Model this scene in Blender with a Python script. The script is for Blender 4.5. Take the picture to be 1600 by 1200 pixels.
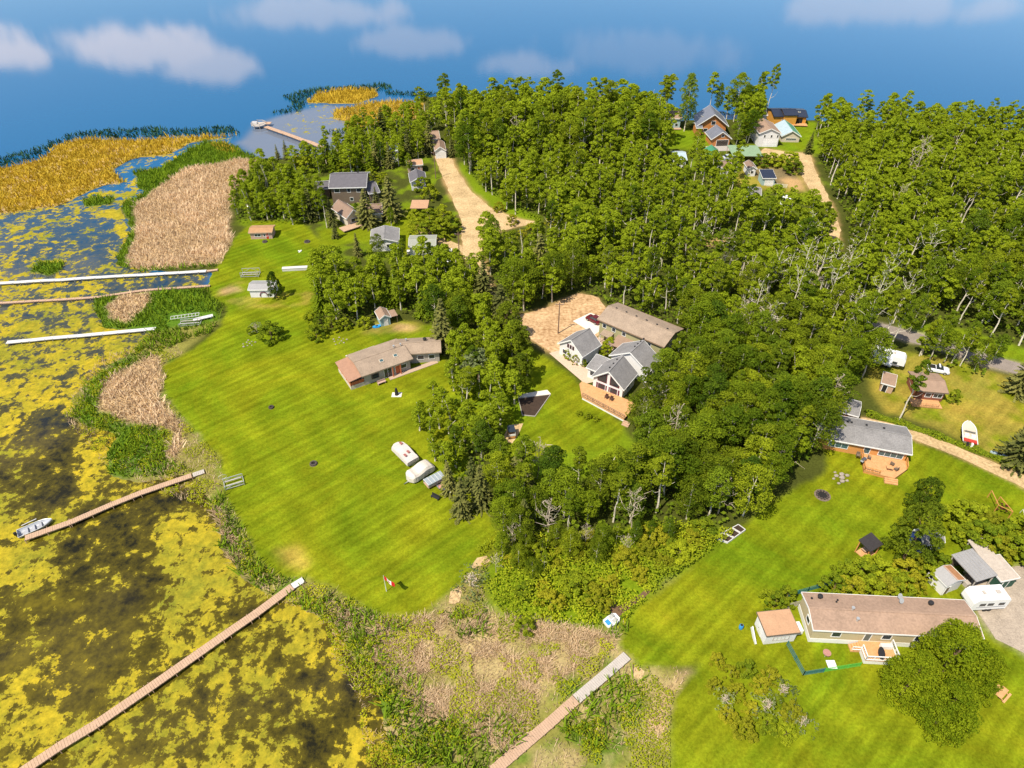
import bpy, math, random
import numpy as np
from mathutils import Vector, Matrix
R = math.radians
for o in list(bpy.data.objects): bpy.data.objects.remove(o)
scn = bpy.context.scene
COL = scn.collection
# ---------------- camera, sky, sun, exposure ----------------
CH, PITCH, FPX = 90.0, R(39.5), 1067.0
cd = bpy.data.cameras.new('camera'); cam = bpy.data.objects.new('camera', cd); COL.objects.link(cam)
cam.location = (0, 0, CH); cam.rotation_euler = (R(90) - PITCH, 0, 0)
cd.sensor_width = 36; cd.lens = 36 * FPX / 1600; cd.clip_end = 20000; cd.clip_start = 1
scn.camera = cam
SUN_AZ, SUN_EL = R(226), R(57)      # compass style: direction the sun stands in (0 = +Y, 90 = +X)
world = bpy.data.worlds.new('World'); scn.world = world; world.use_nodes = True
wn, wl = world.node_tree.nodes, world.node_tree.links
wn.clear()
wo = wn.new('ShaderNodeOutputWorld'); bg = wn.new('ShaderNodeBackground'); bg.inputs[1].default_value = 0.125
sky = wn.new('ShaderNodeTexSky'); sky.sky_type = 'NISHITA'; sky.sun_disc = False
sky.sun_elevation = SUN_EL; sky.sun_rotation = SUN_AZ; sky.air_density = 1.0; sky.dust_density = 0.4; sky.ozone_density = 2.5
def _tan(px, py):
    u, v = (px - 800) / FPX, (py - 600) / FPX; sp_, cp_ = math.sin(PITCH), math.cos(PITCH)
    y = cp_ - v * sp_; return u / y, (sp_ + v * cp_) / y
CLOUDS = []
for x_, y_, rx_, ry_, w_ in ((15, 86, 62, 26, 1), (215, 74, 130, 40, 1), (320, 104, 90, 30, .85), (270, 84, 60, 30, 1), (640, 66, 100, 24, .45), (835, 102, 80, 24, .5), (1000, 80, 170, 40, .22), (-90, 60, 120, 40, 1), (480, 20, 160, 30, .5), (1400, 10, 200, 30, .4)):
    a_, b_ = _tan(x_, y_); c_, d_ = _tan(x_ + rx_, y_); e_, f_ = _tan(x_, y_ + ry_); CLOUDS.append((a_, b_, abs(c_ - a_), abs(f_ - b_), w_))
# broken fair-weather clouds in the sky, seen only mirrored in the lake
tc = wn.new('ShaderNodeTexCoord'); mp = wn.new('ShaderNodeMapping'); mp.inputs['Scale'].default_value = (1.0, 1.0, 2.6)
mp.inputs['Location'].default_value = (0.31, 0.2, 0.9)
nz = wn.new('ShaderNodeTexNoise'); nz.inputs['Scale'].default_value = 4.2; nz.inputs['Detail'].default_value = 6; nz.inputs['Roughness'].default_value = .5
cr = wn.new('ShaderNodeValToRGB'); cr.color_ramp.elements[0].position = .55; cr.color_ramp.elements[1].position = .66
mx = wn.new('ShaderNodeMixRGB'); mx.inputs[2].default_value = (9.0, 7.7, 7.2, 1)
wl.new(tc.outputs['Generated'], mp.inputs[0]); wl.new(mp.outputs[0], nz.inputs[0]); wl.new(nz.outputs[0], cr.inputs[0])
sx = wn.new('ShaderNodeSeparateXYZ'); wl.new(tc.outputs['Generated'], sx.inputs[0])
def wm(op, a, b=None, c=None):
    q = wn.new('ShaderNodeMath'); q.operation = op
    for i, v in enumerate((a, b, c)):
        if v is None: continue
        if isinstance(v, (int, float)): q.inputs[i].default_value = v
        else: wl.new(v, q.inputs[i])
    return q.outputs[0]
ysafe = wm('MAXIMUM', sx.outputs[1], .02); au, av = wm('DIVIDE', sx.outputs[0], ysafe), wm('DIVIDE', sx.outputs[2], ysafe)
n2 = wn.new('ShaderNodeTexNoise'); n2.inputs['Scale'].default_value = 15; n2.inputs['Roughness'].default_value = .62; n2.inputs['Detail'].default_value = 9; wl.new(tc.outputs['Generated'], n2.inputs[0])
tot = cr.outputs[0]; cur = None
for cu, cv, ru, rv, wgt in CLOUDS:      # bearing and height of each cloud bank (tangents)
    e = wm('POWER', wm('DIVIDE', wm('SUBTRACT', au, cu), ru), 2); f = wm('POWER', wm('DIVIDE', wm('SUBTRACT', av, cv), rv), 2)
    g = wm('SUBTRACT', 1.0, wm('ADD', e, f)); g = wm('ADD', g, wm('MULTIPLY', wm('SUBTRACT', n2.outputs[0], .5), 4.0)); gc = wn.new('ShaderNodeClamp'); wl.new(wm('MULTIPLY', g, 1.5), gc.inputs[0]); g = wm('MULTIPLY', gc.outputs[0], wgt); cur = g if cur is None else wm('MAXIMUM', cur, g)
cl = cur; cc = wn.new('ShaderNodeClamp'); wl.new(cl, cc.inputs[0])
front = wm('GREATER_THAN', sx.outputs[1], .05); inb = wm('LESS_THAN', wm('ABSOLUTE', au), 1.1); lowb = wm('LESS_THAN', av, .42)
box = wm('MULTIPLY', front, wm('MULTIPLY', inb, lowb)); mixf = wm('ADD', wm('MULTIPLY', cc.outputs[0], box), wm('MULTIPLY', cr.outputs[0], wm('SUBTRACT', 1.0, box)))
wl.new(mixf, mx.inputs[0]); wl.new(sky.outputs[0], mx.inputs[1]); wl.new(mx.outputs[0], bg.inputs[0]); wl.new(bg.outputs[0], wo.inputs[0])
sd = bpy.data.lights.new('sun', 'SUN'); sd.energy = 4.8; sd.angle = R(0.5); sd.color = (1.0, .93, .79)
so = bpy.data.objects.new('sun', sd); COL.objects.link(so)
sdir = Vector((math.sin(SUN_AZ) * math.cos(SUN_EL), math.cos(SUN_AZ) * math.cos(SUN_EL), math.sin(SUN_EL)))
so.rotation_euler = sdir.to_track_quat('Z', 'Y').to_euler(); so.location = (0, 0, 200)
scn.view_settings.view_transform = 'Standard'; scn.view_settings.look = 'None'; scn.view_settings.exposure = 0.62; scn.view_settings.gamma = 1
scn.cycles.max_bounces = 6; scn.cycles.diffuse_bounces = 3; scn.cycles.glossy_bounces = 3; scn.cycles.transparent_max_bounces = 6
# ---------------- helpers ----------------
SP, CP = math.sin(PITCH), math.cos(PITCH)
def W(px, py, z=0.0):
    """point of the place at height z that the photo shows at (px, py) of 1600 x 1200"""
    u = (px - 800) / FPX; v = (py - 600) / FPX
    t = (CH - z) / (SP + v * CP)
    return Vector((u * t, (CP - v * SP) * t, z))
def PX(x, y, z=0.0):
    dz = z - CH
    d = y * CP - dz * SP; up = y * SP + dz * CP
    return 800 + FPX * x / d, 600 - FPX * up / d
def pip(px, py, poly):
    inside = np.zeros(np.shape(px), bool); n = len(poly)
    for i in range(n):
        x0, y0 = poly[i]; x1, y1 = poly[(i + 1) % n]
        if y0 == y1: continue
        c = ((y0 > py) != (y1 > py)) & (px < (x1 - x0) * (py - y0) / (y1 - y0) + x0)
        inside ^= c
    return inside
def nmat(name, rough=.8, spec=.3):
    m = bpy.data.materials.new(name); m.use_nodes = True
    b = m.node_tree.nodes['Principled BSDF']; b.inputs['Roughness'].default_value = rough
    b.inputs['Specular IOR Level'].default_value = spec
    return m, m.node_tree.nodes, m.node_tree.links, b
def N(nodes, kind, **kw):
    n = nodes.new('ShaderNode' + kind)
    for k, v in kw.items():
        if k in n.inputs: n.inputs[k].default_value = v
        else: setattr(n, k, v)
    return n
def mat(name, col, rough=.75, var=.18, scale=1.5, metal=0.0, bump=0.0, spec=.3, rowscale=0.0, col2=None):
    """painted / timber / shingle surface: base colour broken up by two sizes of noise, optional board or shingle rows"""
    m, n, l, b = nmat(name, rough, spec); b.inputs['Metallic'].default_value = metal
    tcn = N(n, 'TexCoord'); a = N(n, 'TexNoise', Scale=scale, Detail=6.0, Roughness=.65); c = N(n, 'TexNoise', Scale=scale * 9, Detail=3.0)
    l.new(tcn.outputs['Object'], a.inputs[0]); l.new(tcn.outputs['Object'], c.inputs[0])
    mxn = N(n, 'MixRGB'); lo = [x * (1 - var) for x in col]; hi = [min(1, x * (1 + var)) for x in (col2 or col)]
    mxn.inputs[1].default_value = (*lo, 1); mxn.inputs[2].default_value = (*hi, 1)
    ad = N(n, 'Math', operation='ADD'); l.new(a.outputs[0], ad.inputs[0]); l.new(c.outputs[0], ad.inputs[1])
    mr = N(n, 'MapRange'); mr.inputs[1].default_value = .7; mr.inputs[2].default_value = 1.3
    l.new(ad.outputs[0], mr.inputs[0]); l.new(mr.outputs[0], mxn.inputs[0]); out = mxn.outputs[0]
    if rowscale:
        wv = N(n, 'TexWave', Scale=rowscale, Distortion=.3); wv.bands_direction = 'Z'; wv.wave_profile = 'SAW'
        l.new(tcn.outputs['Object'], wv.inputs[0])
        m2 = N(n, 'MixRGB', blend_type='MULTIPLY'); m2.inputs[0].default_value = .35
        rp = N(n, 'ValToRGB'); rp.color_ramp.elements[0].color = (.55, .55, .55, 1); rp.color_ramp.elements[1].position = .3
        l.new(wv.outputs['Fac'], rp.inputs[0]); l.new(out, m2.inputs[1]); l.new(rp.outputs[0], m2.inputs[2]); out = m2.outputs[0]
    l.new(out, b.inputs['Base Color'])
    if bump:
        bp = N(n, 'Bump', Strength=bump); bp.inputs['Distance'].default_value = .05
        l.new(c.outputs[0], bp.inputs['Height']); l.new(bp.outputs[0], b.inputs['Normal'])
    return m
class MB:
    """collects shapes; build() links them as ONE mesh object"""
    def __init__(s): s.v = []; s.f = []
    def add(s, vs, fs):
        k = len(s.v); s.v += [tuple(v) for v in vs]; s.f += [tuple(i + k for i in f) for f in fs]; return s
    def box(s, x0, x1, y0, y1, z0, z1, M=None):
        vs = [Vector((x, y, z)) for z in (z0, z1) for x, y in ((x0, y0), (x1, y0), (x1, y1), (x0, y1))]
        if M: vs = [M @ v for v in vs]
        return s.add(vs, [(3, 2, 1, 0), (4, 5, 6, 7), (0, 1, 5, 4), (1, 2, 6, 5), (2, 3, 7, 6), (3, 0, 4, 7)])
    def bar(s, a, b, w, h=None, up=(0, 0, 1)):
        a, b = Vector(a), Vector(b); h = h or w; d = (b - a); L = d.length; d = d / L
        side = d.cross(Vector(up)); side = side.normalized() if side.length > .01 else Vector((1, 0, 0)); u = side.cross(d)
        vs = [p + side * i * w / 2 + u * j * h / 2 for p in (a, b) for i, j in ((-1, -1), (1, -1), (1, 1), (-1, 1))]
        return s.add(vs, [(3, 2, 1, 0), (4, 5, 6, 7), (0, 1, 5, 4), (1, 2, 6, 5), (2, 3, 7, 6), (3, 0, 4, 7)])
    def tube(s, pts, rs, n=7, cap=True):
        pts = [Vector(p) for p in pts]; rs = rs if hasattr(rs, '__len__') else [rs] * len(pts); k = len(s.v); vs = []
        for i, p in enumerate(pts):
            d = (pts[min(i + 1, len(pts) - 1)] - pts[max(i - 1, 0)]).normalized()
            a = d.cross(Vector((0, 1, 0)) if abs(d.y) < .9 else Vector((1, 0, 0))).normalized(); b = d.cross(a)
            vs += [p + (a * math.cos(t * 2 * math.pi / n) + b * math.sin(t * 2 * math.pi / n)) * rs[i] for t in range(n)]
        fs = [(i * n + t, i * n + (t + 1) % n, (i + 1) * n + (t + 1) % n, (i + 1) * n + t) for i in range(len(pts) - 1) for t in range(n)]
        if cap: fs += [tuple(range(n))[::-1], tuple((len(pts) - 1) * n + t for t in range(n))]
        return s.add(vs, fs)
    def prism(s, poly, z0, z1, M=None):
        n = len(poly); vs = [Vector((x, y, z)) for z in (z0, z1) for x, y in poly]
        if M: vs = [M @ v for v in vs]
        return s.add(vs, [tuple(range(n))[::-1], tuple(range(n, 2 * n))] + [(i, (i + 1) % n, n + (i + 1) % n, n + i) for i in range(n)])
    def loft(s, rings):
        """rings: equal-length lists of points, closed with caps"""
        n = len(rings[0]); vs = [p for r in rings for p in r]
        fs = [(i * n + t, i * n + (t + 1) % n, (i + 1) * n + (t + 1) % n, (i + 1) * n + t) for i in range(len(rings) - 1) for t in range(n)]
        fs += [tuple(range(n))[::-1], tuple((len(rings) - 1) * n + t for t in range(n))]
        return s.add(vs, fs)
    def build(s, name, m, parent=None, bevel=0, smooth=False):
        me = bpy.data.meshes.new(name); me.from_pydata(s.v, [], s.f)
        import bmesh
        b = bmesh.new(); b.from_mesh(me); bmesh.ops.recalc_face_normals(b, faces=b.faces)
        if bevel: bmesh.ops.bevel(b, geom=list(b.edges), offset=bevel, segments=2, affect='EDGES', clamp_overlap=True)
        b.to_mesh(me); b.free()
        if smooth:
            for p in me.polygons: p.use_smooth = True
        me.materials.append(m); o = bpy.data.objects.new(name, me); COL.objects.link(o)
        if parent is not None: o.parent = parent
        return o
def npmesh(name, V, F, m, attrs=None, smooth=False):
    """mesh from numpy arrays; F is (n,3) or (n,4)"""
    me = bpy.data.meshes.new(name); n, k = F.shape
    me.vertices.add(len(V)); me.vertices.foreach_set('co', np.asarray(V, np.float32).ravel())
    me.loops.add(n * k); me.loops.foreach_set('vertex_index', F.astype(np.int32).ravel())
    me.polygons.add(n); me.polygons.foreach_set('loop_start', np.arange(0, n * k, k, dtype=np.int32))
    if smooth: me.polygons.foreach_set('use_smooth', np.ones(n, bool))
    for an, av in (attrs or {}).items():
        if av.ndim == 1: a = me.attributes.new(an, 'FLOAT', 'POINT'); a.data.foreach_set('value', av.astype(np.float32))
        else: a = me.attributes.new(an, 'FLOAT_COLOR', 'POINT'); a.data.foreach_set('color', np.concatenate([av, np.ones((len(av), 1))], 1).astype(np.float32).ravel())
    me.update(calc_edges=True); me.materials.append(m); return me
def link(name, me, parent=None):
    o = bpy.data.objects.new(name, me); COL.objects.link(o)
    if parent is not None: o.parent = parent
    return o
def tag(o, label=None, cat=None, group=None, kind=None):
    for k, v in (('label', label), ('category', cat), ('group', group), ('kind', kind)):
        if v: o[k] = v
    return o
def thing(name, label, cat, loc=(0, 0, 0), rz=0.0, group=None, s=1.0):
    o = bpy.data.objects.new(name, None); COL.objects.link(o); o.location = loc; o.rotation_euler = (0, 0, rz); o.scale = (s, s, s)
    o.empty_display_size = .5
    return tag(o, label, cat, group)
def dup(root, loc, rz=0, label=None, group=None, s=None):
    def cp(o, par):
        c = o.copy(); COL.objects.link(c)
        if par is not None: c.parent = par
        for ch in KIDS.get(o.name, [q for q in COL.objects if q.parent == o]): cp(ch, c)
        return c
    c = cp(root, None); c.location = loc; c.rotation_euler = (0, 0, rz)
    if s: c.scale = s if hasattr(s, '__len__') else (s, s, s)
    if label: c['label'] = label
    if group: c['group'] = group
    return c
KIDS = {}
rng = np.random.RandomState(7)
# smooth value noise on world xy, for warping edges drawn from the map
_lat = np.random.RandomState(3).rand(256, 256)
def vnoise(x, y, s):
    x = np.asarray(x) / s + 500; y = np.asarray(y) / s + 500; xi = np.floor(x).astype(int); yi = np.floor(y).astype(int)
    fx, fy = x - xi, y - yi; fx = fx * fx * (3 - 2 * fx); fy = fy * fy * (3 - 2 * fy)
    L = lambda a, b: _lat[a % 256, b % 256]
    return (L(xi, yi) * (1 - fx) * (1 - fy) + L(xi + 1, yi) * fx * (1 - fy) + L(xi, yi + 1) * (1 - fx) * fy + L(xi + 1, yi + 1) * fx * fy) - .5
def fbm(x, y, s): return vnoise(x, y, s) + .5 * vnoise(x + 91, y, s / 2) + .25 * vnoise(x, y + 57, s / 4)
# ---------------- the map: outlines read off the photograph, laid on the ground ----------------
LAND = [(660,1400),(640,1200),(600,1130),(590,1090),(575,1040),(545,1000),(515,965),(470,945),(430,935),(395,910),(370,880),(345,850),(340,810),(330,780),(320,750),(285,740),(215,750),(172,742),(165,710),(180,680),(150,665),(112,650),(115,622),(150,590),(168,568),(203,553),(212,530),(240,517),(160,512),(145,490),(148,466),(190,455),(292,450),(325,446),(332,425),(215,420),(178,412),(188,390),(206,362),(188,330),(190,318),(225,300),(208,268),(250,262),(285,240),(320,222),(350,222),(378,240),(430,250),(515,238),(540,215),(560,203),(585,198),(640,180),(655,150),(700,150),(800,165),(900,178),(1040,188),(1150,185),(1270,187),(1400,192),(1600,203),(2200,240),(2900,1400)]
GOLD = [(-250,345),(-200,270),(0,262),(60,250),(95,225),(130,215),(200,219),(290,215),(372,211),(300,222),(262,240),(205,248),(175,265),(195,283),(165,288),(120,305),(90,322),(0,333)]
GOLD2 = [(478,160),(495,146),(530,140),(585,139),(590,150),(560,160),(520,161)]
SPIT = [(555,165),(600,158),(660,160),(665,185),(620,190),(560,205),(540,205),(545,190),(520,185),(525,172)]
ISL = [(128,312),(150,307),(182,310),(170,320),(135,322)]
ISL2 = [(48,425),(60,412),(100,410),(100,420),(75,430)]
LAWN1 = [(252,605),(252,572),(300,546),(345,512),(355,480),(330,465),(322,440),(345,405),(372,365),(400,345),(470,345),(505,380),(505,450),(490,520),(620,500),(690,510),(700,590),(835,560),(850,640),(720,690),(760,790),(785,840),(745,885),(700,930),(655,963),(605,965),(560,945),(515,920),(480,905),(430,900),(400,870),(375,820),(350,770),(345,720),(310,680),(282,650)]
LAWN2 = [(800,560),(835,545),(885,580),(905,600),(975,665),(960,700),(860,710),(790,720),(780,650),(830,610)]
LAWN3 = [(1290,700),(1430,690),(1700,800),(1900,1400),(1050,1400),(1045,1110),(1060,1075),(1100,1040),(1060,1040),(1000,1045),(965,1005),(985,960),(1060,900),(1130,850),(1210,780),(1290,740)]
LAWN4 = [(610,345),(640,322),(690,340),(720,400),(720,430),(640,400),(560,380),(500,390),(500,360),(590,350)]
LAWN5 = [(1038,200),(1110,205),(1115,235),(1040,232)]
LAWN6 = [(1195,190),(1275,190),(1285,240),(1225,240),(1220,222),(1195,225)]
LAWN7 = [(1490,512),(1600,545),(1700,560),(1700,590),(1600,570),(1400,515),(1420,500)]
DRYL = [(1350,585),(1385,545),(1480,560),(1600,592),(1720,640),(1700,790),(1600,748),(1500,690),(1440,660),(1380,640)]
DRYP = [(330,465),(345,445),(380,440),(400,455),(480,450),(520,460),(480,480),(350,480)]
DRYP2 = [(425,855),(460,850),(490,880),(480,900),(450,890),(440,870)]
DRYF = [(590,500),(660,505),(665,515),(600,522),(565,520)]
TAN1 = [(207,330),(235,298),(300,262),(372,250),(402,250),(372,290),(355,325),(365,375),(345,412),(205,420),(198,405),(215,365)]
TAN2 = [(165,480),(190,460),(235,458),(230,480),(200,505),(168,500)]
TAN3 = [(160,600),(205,570),(240,555),(262,590),(250,620),(275,650),(290,700),(268,722),(272,680),(255,668),(200,665),(155,640)]
TANB = [(640,965),(700,960),(790,960),(880,980),(960,985),(975,1010),(900,1040),(850,1090),(830,1125),(800,1180),(700,1150),(650,1110),(600,1060),(580,1000),(560,970)]
TANC = [(1010,1120),(1040,1070),(1070,1035),(1078,1045),(1055,1090),(1040,1140),(1010,1170)]
GREENB = [(440,940),(520,935),(560,960),(600,1000),(640,1060),(680,1120),(640,1200),(590,1120),(560,1020),(510,970)]
DIRTY = [(806,496),(860,478),(905,458),(935,466),(955,492),(935,525),(884,548),(862,552),(838,536),(818,520)]
PATCH1 = [(1062,375),(1140,372),(1142,383),(1065,390)]
PATCH2 = [(1095,405),(1120,408),(1128,435),(1105,440)]
GRAVB = [(1515,905),(1560,890),(1650,880),(1750,1060),(1600,1022),(1560,1000),(1530,960)]
CLR1 = [(1160,245),(1195,236),(1245,246),(1262,300),(1215,300),(1150,290)]
SHADEF = [(1345,420),(1380,420)]
ROAD1 = [(682,232),(700,232),(712,262),(737,300),(768,325),(808,342),(845,347),(805,356),(756,368),(754,396),(759,418),(772,455),(800,492),(785,510),(768,478),(745,430),(722,402),(721,345),(706,310),(690,272),(680,245)]
ROAD2 = [(1243,238),(1266,240),(1273,265),(1300,318),(1314,360),(1310,388),(1300,396),(1294,370),(1290,332),(1262,292),(1247,262)]
ROAD2B = [(1195,232),(1246,240),(1247,250),(1180,243)]
ROAD3 = [(1345,652),(1425,668),(1500,700),(1600,743),(1800,830),(1800,855),(1600,763),(1500,715),(1424,685),(1345,662)]
ROAD4 = [(1330,494),(1400,511),(1480,534),(1600,570),(1800,630),(1800,650),(1600,588),(1540,570),(1470,548),(1385,524),(1330,508)]
ROAD5 = [(655,352),(690,370),(722,385),(722,395),(690,383),(650,362)]
PALET = dict(straw=(.34,.26,.115), floor=(.055,.062,.012), marsh=(.19,.175,.04), lawn=(.134,.164,.006), dry=(.23,.19,.03), sand=(.36,.225,.10), tan=(.42,.29,.15), green=(.075,.14,.012), gold=(.34,.235,.025), mud=(.16,.12,.06), grav=(.31,.25,.18), lush=(.125,.175,.007))
BELT = [(600,1400),(560,1100),(500,960),(420,940),(330,800),(240,760),(150,720),(100,650),(150,560),(200,545),(240,515),(300,560),(400,700),(640,960),(760,880),(790,850),(850,830),(1100,860),(1000,960),(1000,1040),(1060,1040),(1060,1400)]
UNDER = [(770,880),(800,850),(930,840),(1000,820),(1110,820),(1150,835),(1060,905),(985,960),(930,985),(800,985),(760,940),(745,900)]

def grid(xs, ys):
    X, Y = np.meshgrid(xs, ys); nx, ny = len(xs), len(ys)
    i = np.arange(nx * ny).reshape(ny, nx)
    F = np.stack([i[:-1, :-1], i[:-1, 1:], i[1:, 1:], i[1:, :-1]], -1).reshape(-1, 4)
    return X.ravel(), Y.ravel(), F
def steps(*seg):
    a = [np.arange(s, e, d) for s, e, d in seg]; return np.concatenate(a)
def blur(a, nx, ny, k=1):
    a = a.reshape(ny, nx).astype(float)
    for _ in range(k):
        p = np.pad(a, 1, mode='edge'); a = (p[:-2, 1:-1] + p[2:, 1:-1] + p[1:-1, :-2] + p[1:-1, 2:] + 2 * a) / 6
    return a.ravel()
def warped(X, Y, amp=1.0, s=6.0):
    return PX(X + amp * 2 * fbm(X, Y, s), Y + amp * 2 * fbm(X + 333, Y + 77, s))

# ---- terrain
gxs = steps((-230, -140, 1.5), (-140, 150, .6), (150, 430, 2.0)); gys = steps((20, 200, .6), (200, 345, 1.0))
gX, gY, gF = grid(gxs, gys); nx, ny = len(gxs), len(gys)
wx, wy = warped(gX, gY, .8, 5.0)
wx2, wy2 = warped(gX, gY, .25, 3.0)
land = pip(wx, wy, LAND); low = np.zeros_like(land)
for p in (GOLD, GOLD2, SPIT, ISL, ISL2): low |= pip(wx, wy, p)
lb = blur((land | low).astype(float), nx, ny, 3)
gZ = -.7 + .62 * np.clip(lb * 1.6, 0, 1) + .08 * blur(land.astype(float), nx, ny, 12)
gZ += np.where(land, .12 * fbm(gX, gY, 9) * blur((pip(wx, wy, BELT)).astype(float), nx, ny, 6), 0)
C = np.tile(np.array(PALET['floor']), (len(gX), 1)); lawnm = np.zeros(len(gX))
C[~land] = PALET['mud']
def paint(poly, key, sharp=False, noise=None, base=None):
    m = pip(wx2, wy2, poly) if sharp else pip(wx, wy, poly)
    m = blur(m.astype(float), nx, ny, 1 if sharp else 3)
    if noise is not None: m = m * np.clip((fbm(gX + noise * 31, gY, 3.0) + .05) * 2.5, 0, 1) * .85
    m = m[:, None]; C[:] = C * (1 - m) + np.array(PALET[key]) * m
    return m[:, 0]
paint([(440,250),(560,215),(700,235),(722,300),(722,420),(500,400),(450,370),(370,350),(372,300)], 'lush', noise=11); paint([(712,262),(722,252),(750,288),(795,315),(850,340),(840,360),(800,345),(737,303)], 'lush'); paint([(1040,225),(1200,225),(1290,225),(1300,350),(1050,330)], 'lush', noise=12); paint(BELT, 'marsh'); paint(BELT, 'green', noise=1); paint(BELT, 'straw', noise=2)
paint(LAWN4, 'lawn'); paint(LAWN5, 'lush'); paint(LAWN6, 'lush'); paint(LAWN7, 'lush')
paint(GOLD, 'gold'); paint(GOLD, 'tan', noise=9); paint(GOLD2, 'gold'); paint(SPIT, 'dry'); paint(SPIT, 'tan', noise=5); paint(ISL, 'green'); paint(ISL2, 'green')
paint([(190,318),(225,300),(208,268),(250,262),(285,240),(320,222),(350,222),(400,245),(372,252),(300,262),(235,300),(205,335),(212,365),(200,420),(178,412),(206,362)], 'green')
paint([(145,490),(148,466),(190,455),(300,448),(330,465),(345,500),(280,520),(240,517),(160,512)], 'green')
paint([(112,650),(150,590),(205,553),(240,520),(345,500),(300,545),(255,560),(250,600),(200,640),(270,660),(330,700),(350,790),(320,760),(215,750),(165,710)], 'marsh', noise=None)
paint([(112,650),(150,590),(205,553),(215,570),(150,640),(250,670),(265,720),(250,740),(165,742),(165,710),(180,680)], 'green')
paint(TANB, 'straw'); paint(TANB, 'marsh', noise=14); paint(TANC, 'tan'); paint(UNDER, 'lush'); paint([(785,715),(860,700),(975,660),(1000,700),(960,750),(880,755),(785,740)], 'lush')
for p in (TAN1, TAN2, TAN3): paint(p, 'tan')
lawnm = np.zeros(len(gX))
for p in (LAWN1, LAWN2, LAWN3): lawnm = np.maximum(lawnm, paint(p, 'lawn', True))
for p in (LAWN4, LAWN5, LAWN6, LAWN7): lawnm = np.maximum(lawnm, pip(wx, wy, p) * .6)
lawnm = np.maximum(lawnm, .7 * paint(DRYL, 'dry'))
paint(DRYL, 'lawn', noise=7)
paint(DRYP, 'dry', noise=8); paint(DRYP2, 'dry'); paint(DRYF, 'dry')
paint([(345,450),(372,448),(375,457),(350,460)], 'sand'); paint([(585,510),(640,505),(655,512),(600,520)], 'sand', noise=3)
paint(CLR1, 'dry'); paint([(1178,262),(1240,262),(1250,285),(1215,292),(1180,280)], 'mud')
for p in (DIRTY, PATCH1, PATCH2, [(1215,280),(1250,278),(1262,300),(1235,294)], ROAD1, ROAD2, ROAD2B, ROAD5): lawnm *= 1 - paint(p, 'sand')
for p in (GRAVB, ROAD4): lawnm *= 1 - paint(p, 'grav')
paint(ROAD3, 'sand', True); paint([(1490,600),(1545,595),(1590,640),(1560,690),(1510,670)], 'dry', noise=6)
# mowing stripes of the two big lawns, as direction maps: coordinate across the passes
m, n, l, b = nmat('ground_cover', 1.0, .0)
at = N(n, 'Attribute', attribute_name='Col'); al = N(n, 'Attribute', attribute_name='lawn'); geo = N(n, 'NewGeometry')
fine = N(n, 'TexNoise', Scale=2.2, Detail=8.0, Roughness=.75); mid = N(n, 'TexNoise', Scale=.13, Detail=5.0, Roughness=.6)
rot0 = N(n, 'Mapping'); rot0.inputs['Rotation'].default_value = (0, 0, R(-42)); rotm = N(n, 'Mapping'); rotm.inputs['Scale'].default_value = (.22, 1.0, 1)
str_ = N(n, 'TexNoise', Scale=.62, Detail=4.0, Roughness=.6)
wav = N(n, 'TexWave', Scale=.17, Distortion=1.6); wav.bands_direction = 'Y'; wav.inputs['Detail'].default_value = 3; wav.inputs['Detail Scale'].default_value = .4
rw = N(n, 'Mapping'); rw.inputs['Rotation'].default_value = (0, 0, R(-41))
P = geo.outputs['Position']
l.new(P, fine.inputs[0]); l.new(P, mid.inputs[0]); l.new(P, rot0.inputs[0]); l.new(rot0.outputs[0], rotm.inputs[0]); l.new(rotm.outputs[0], str_.inputs[0]); l.new(P, rw.inputs[0]); l.new(rw.outputs[0], wav.inputs[0])
def ramp(src, a, bb, c0, c1):
    r = N(n, 'MapRange'); r.inputs[1].default_value = a; r.inputs[2].default_value = bb; r.inputs[3].default_value = c0; r.inputs[4].default_value = c1; l.new(src, r.inputs[0]); return r.outputs[0]
def mul(a, bb):
    q = N(n, 'Math', operation='MULTIPLY'); l.new(a, q.inputs[0]); l.new(bb, q.inputs[1]); return q.outputs[0]
wa2 = N(n, 'TexWave', Scale=.045, Distortion=5.0); wa2.bands_direction = 'X'; l.new(rw.outputs[0], wa2.inputs[0])
f1 = ramp(fine.outputs[0], .25, .75, .55, 1.45); f2 = ramp(mid.outputs[0], .3, .7, .82, 1.16)
s1 = ramp(str_.outputs[0], .32, .68, .80, 1.18); s2 = mul(ramp(wav.outputs['Fac'], .2, .8, .93, 1.07), ramp(wa2.outputs['Fac'], .2, .8, .93, 1.07))
sl = N(n, 'MixRGB'); sl.inputs[1].default_value = (1, 1, 1, 1); l.new(al.outputs['Fac'], sl.inputs[0])
cmb = mul(s1, s2); l.new(cmb, sl.inputs[2])
f1l = N(n, 'MixRGB'); l.new(al.outputs['Fac'], f1l.inputs[0]); l.new(f1, f1l.inputs[1]); l.new(ramp(fine.outputs[0], .25, .75, .55, 1.45), f1l.inputs[2])
tot = mul(mul(f1l.outputs[0], f2), sl.outputs[0])
cm = N(n, 'MixRGB', blend_type='MULTIPLY'); cm.inputs[0].default_value = 1; l.new(at.outputs['Color'], cm.inputs[1]); l.new(tot, cm.inputs[2])
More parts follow.
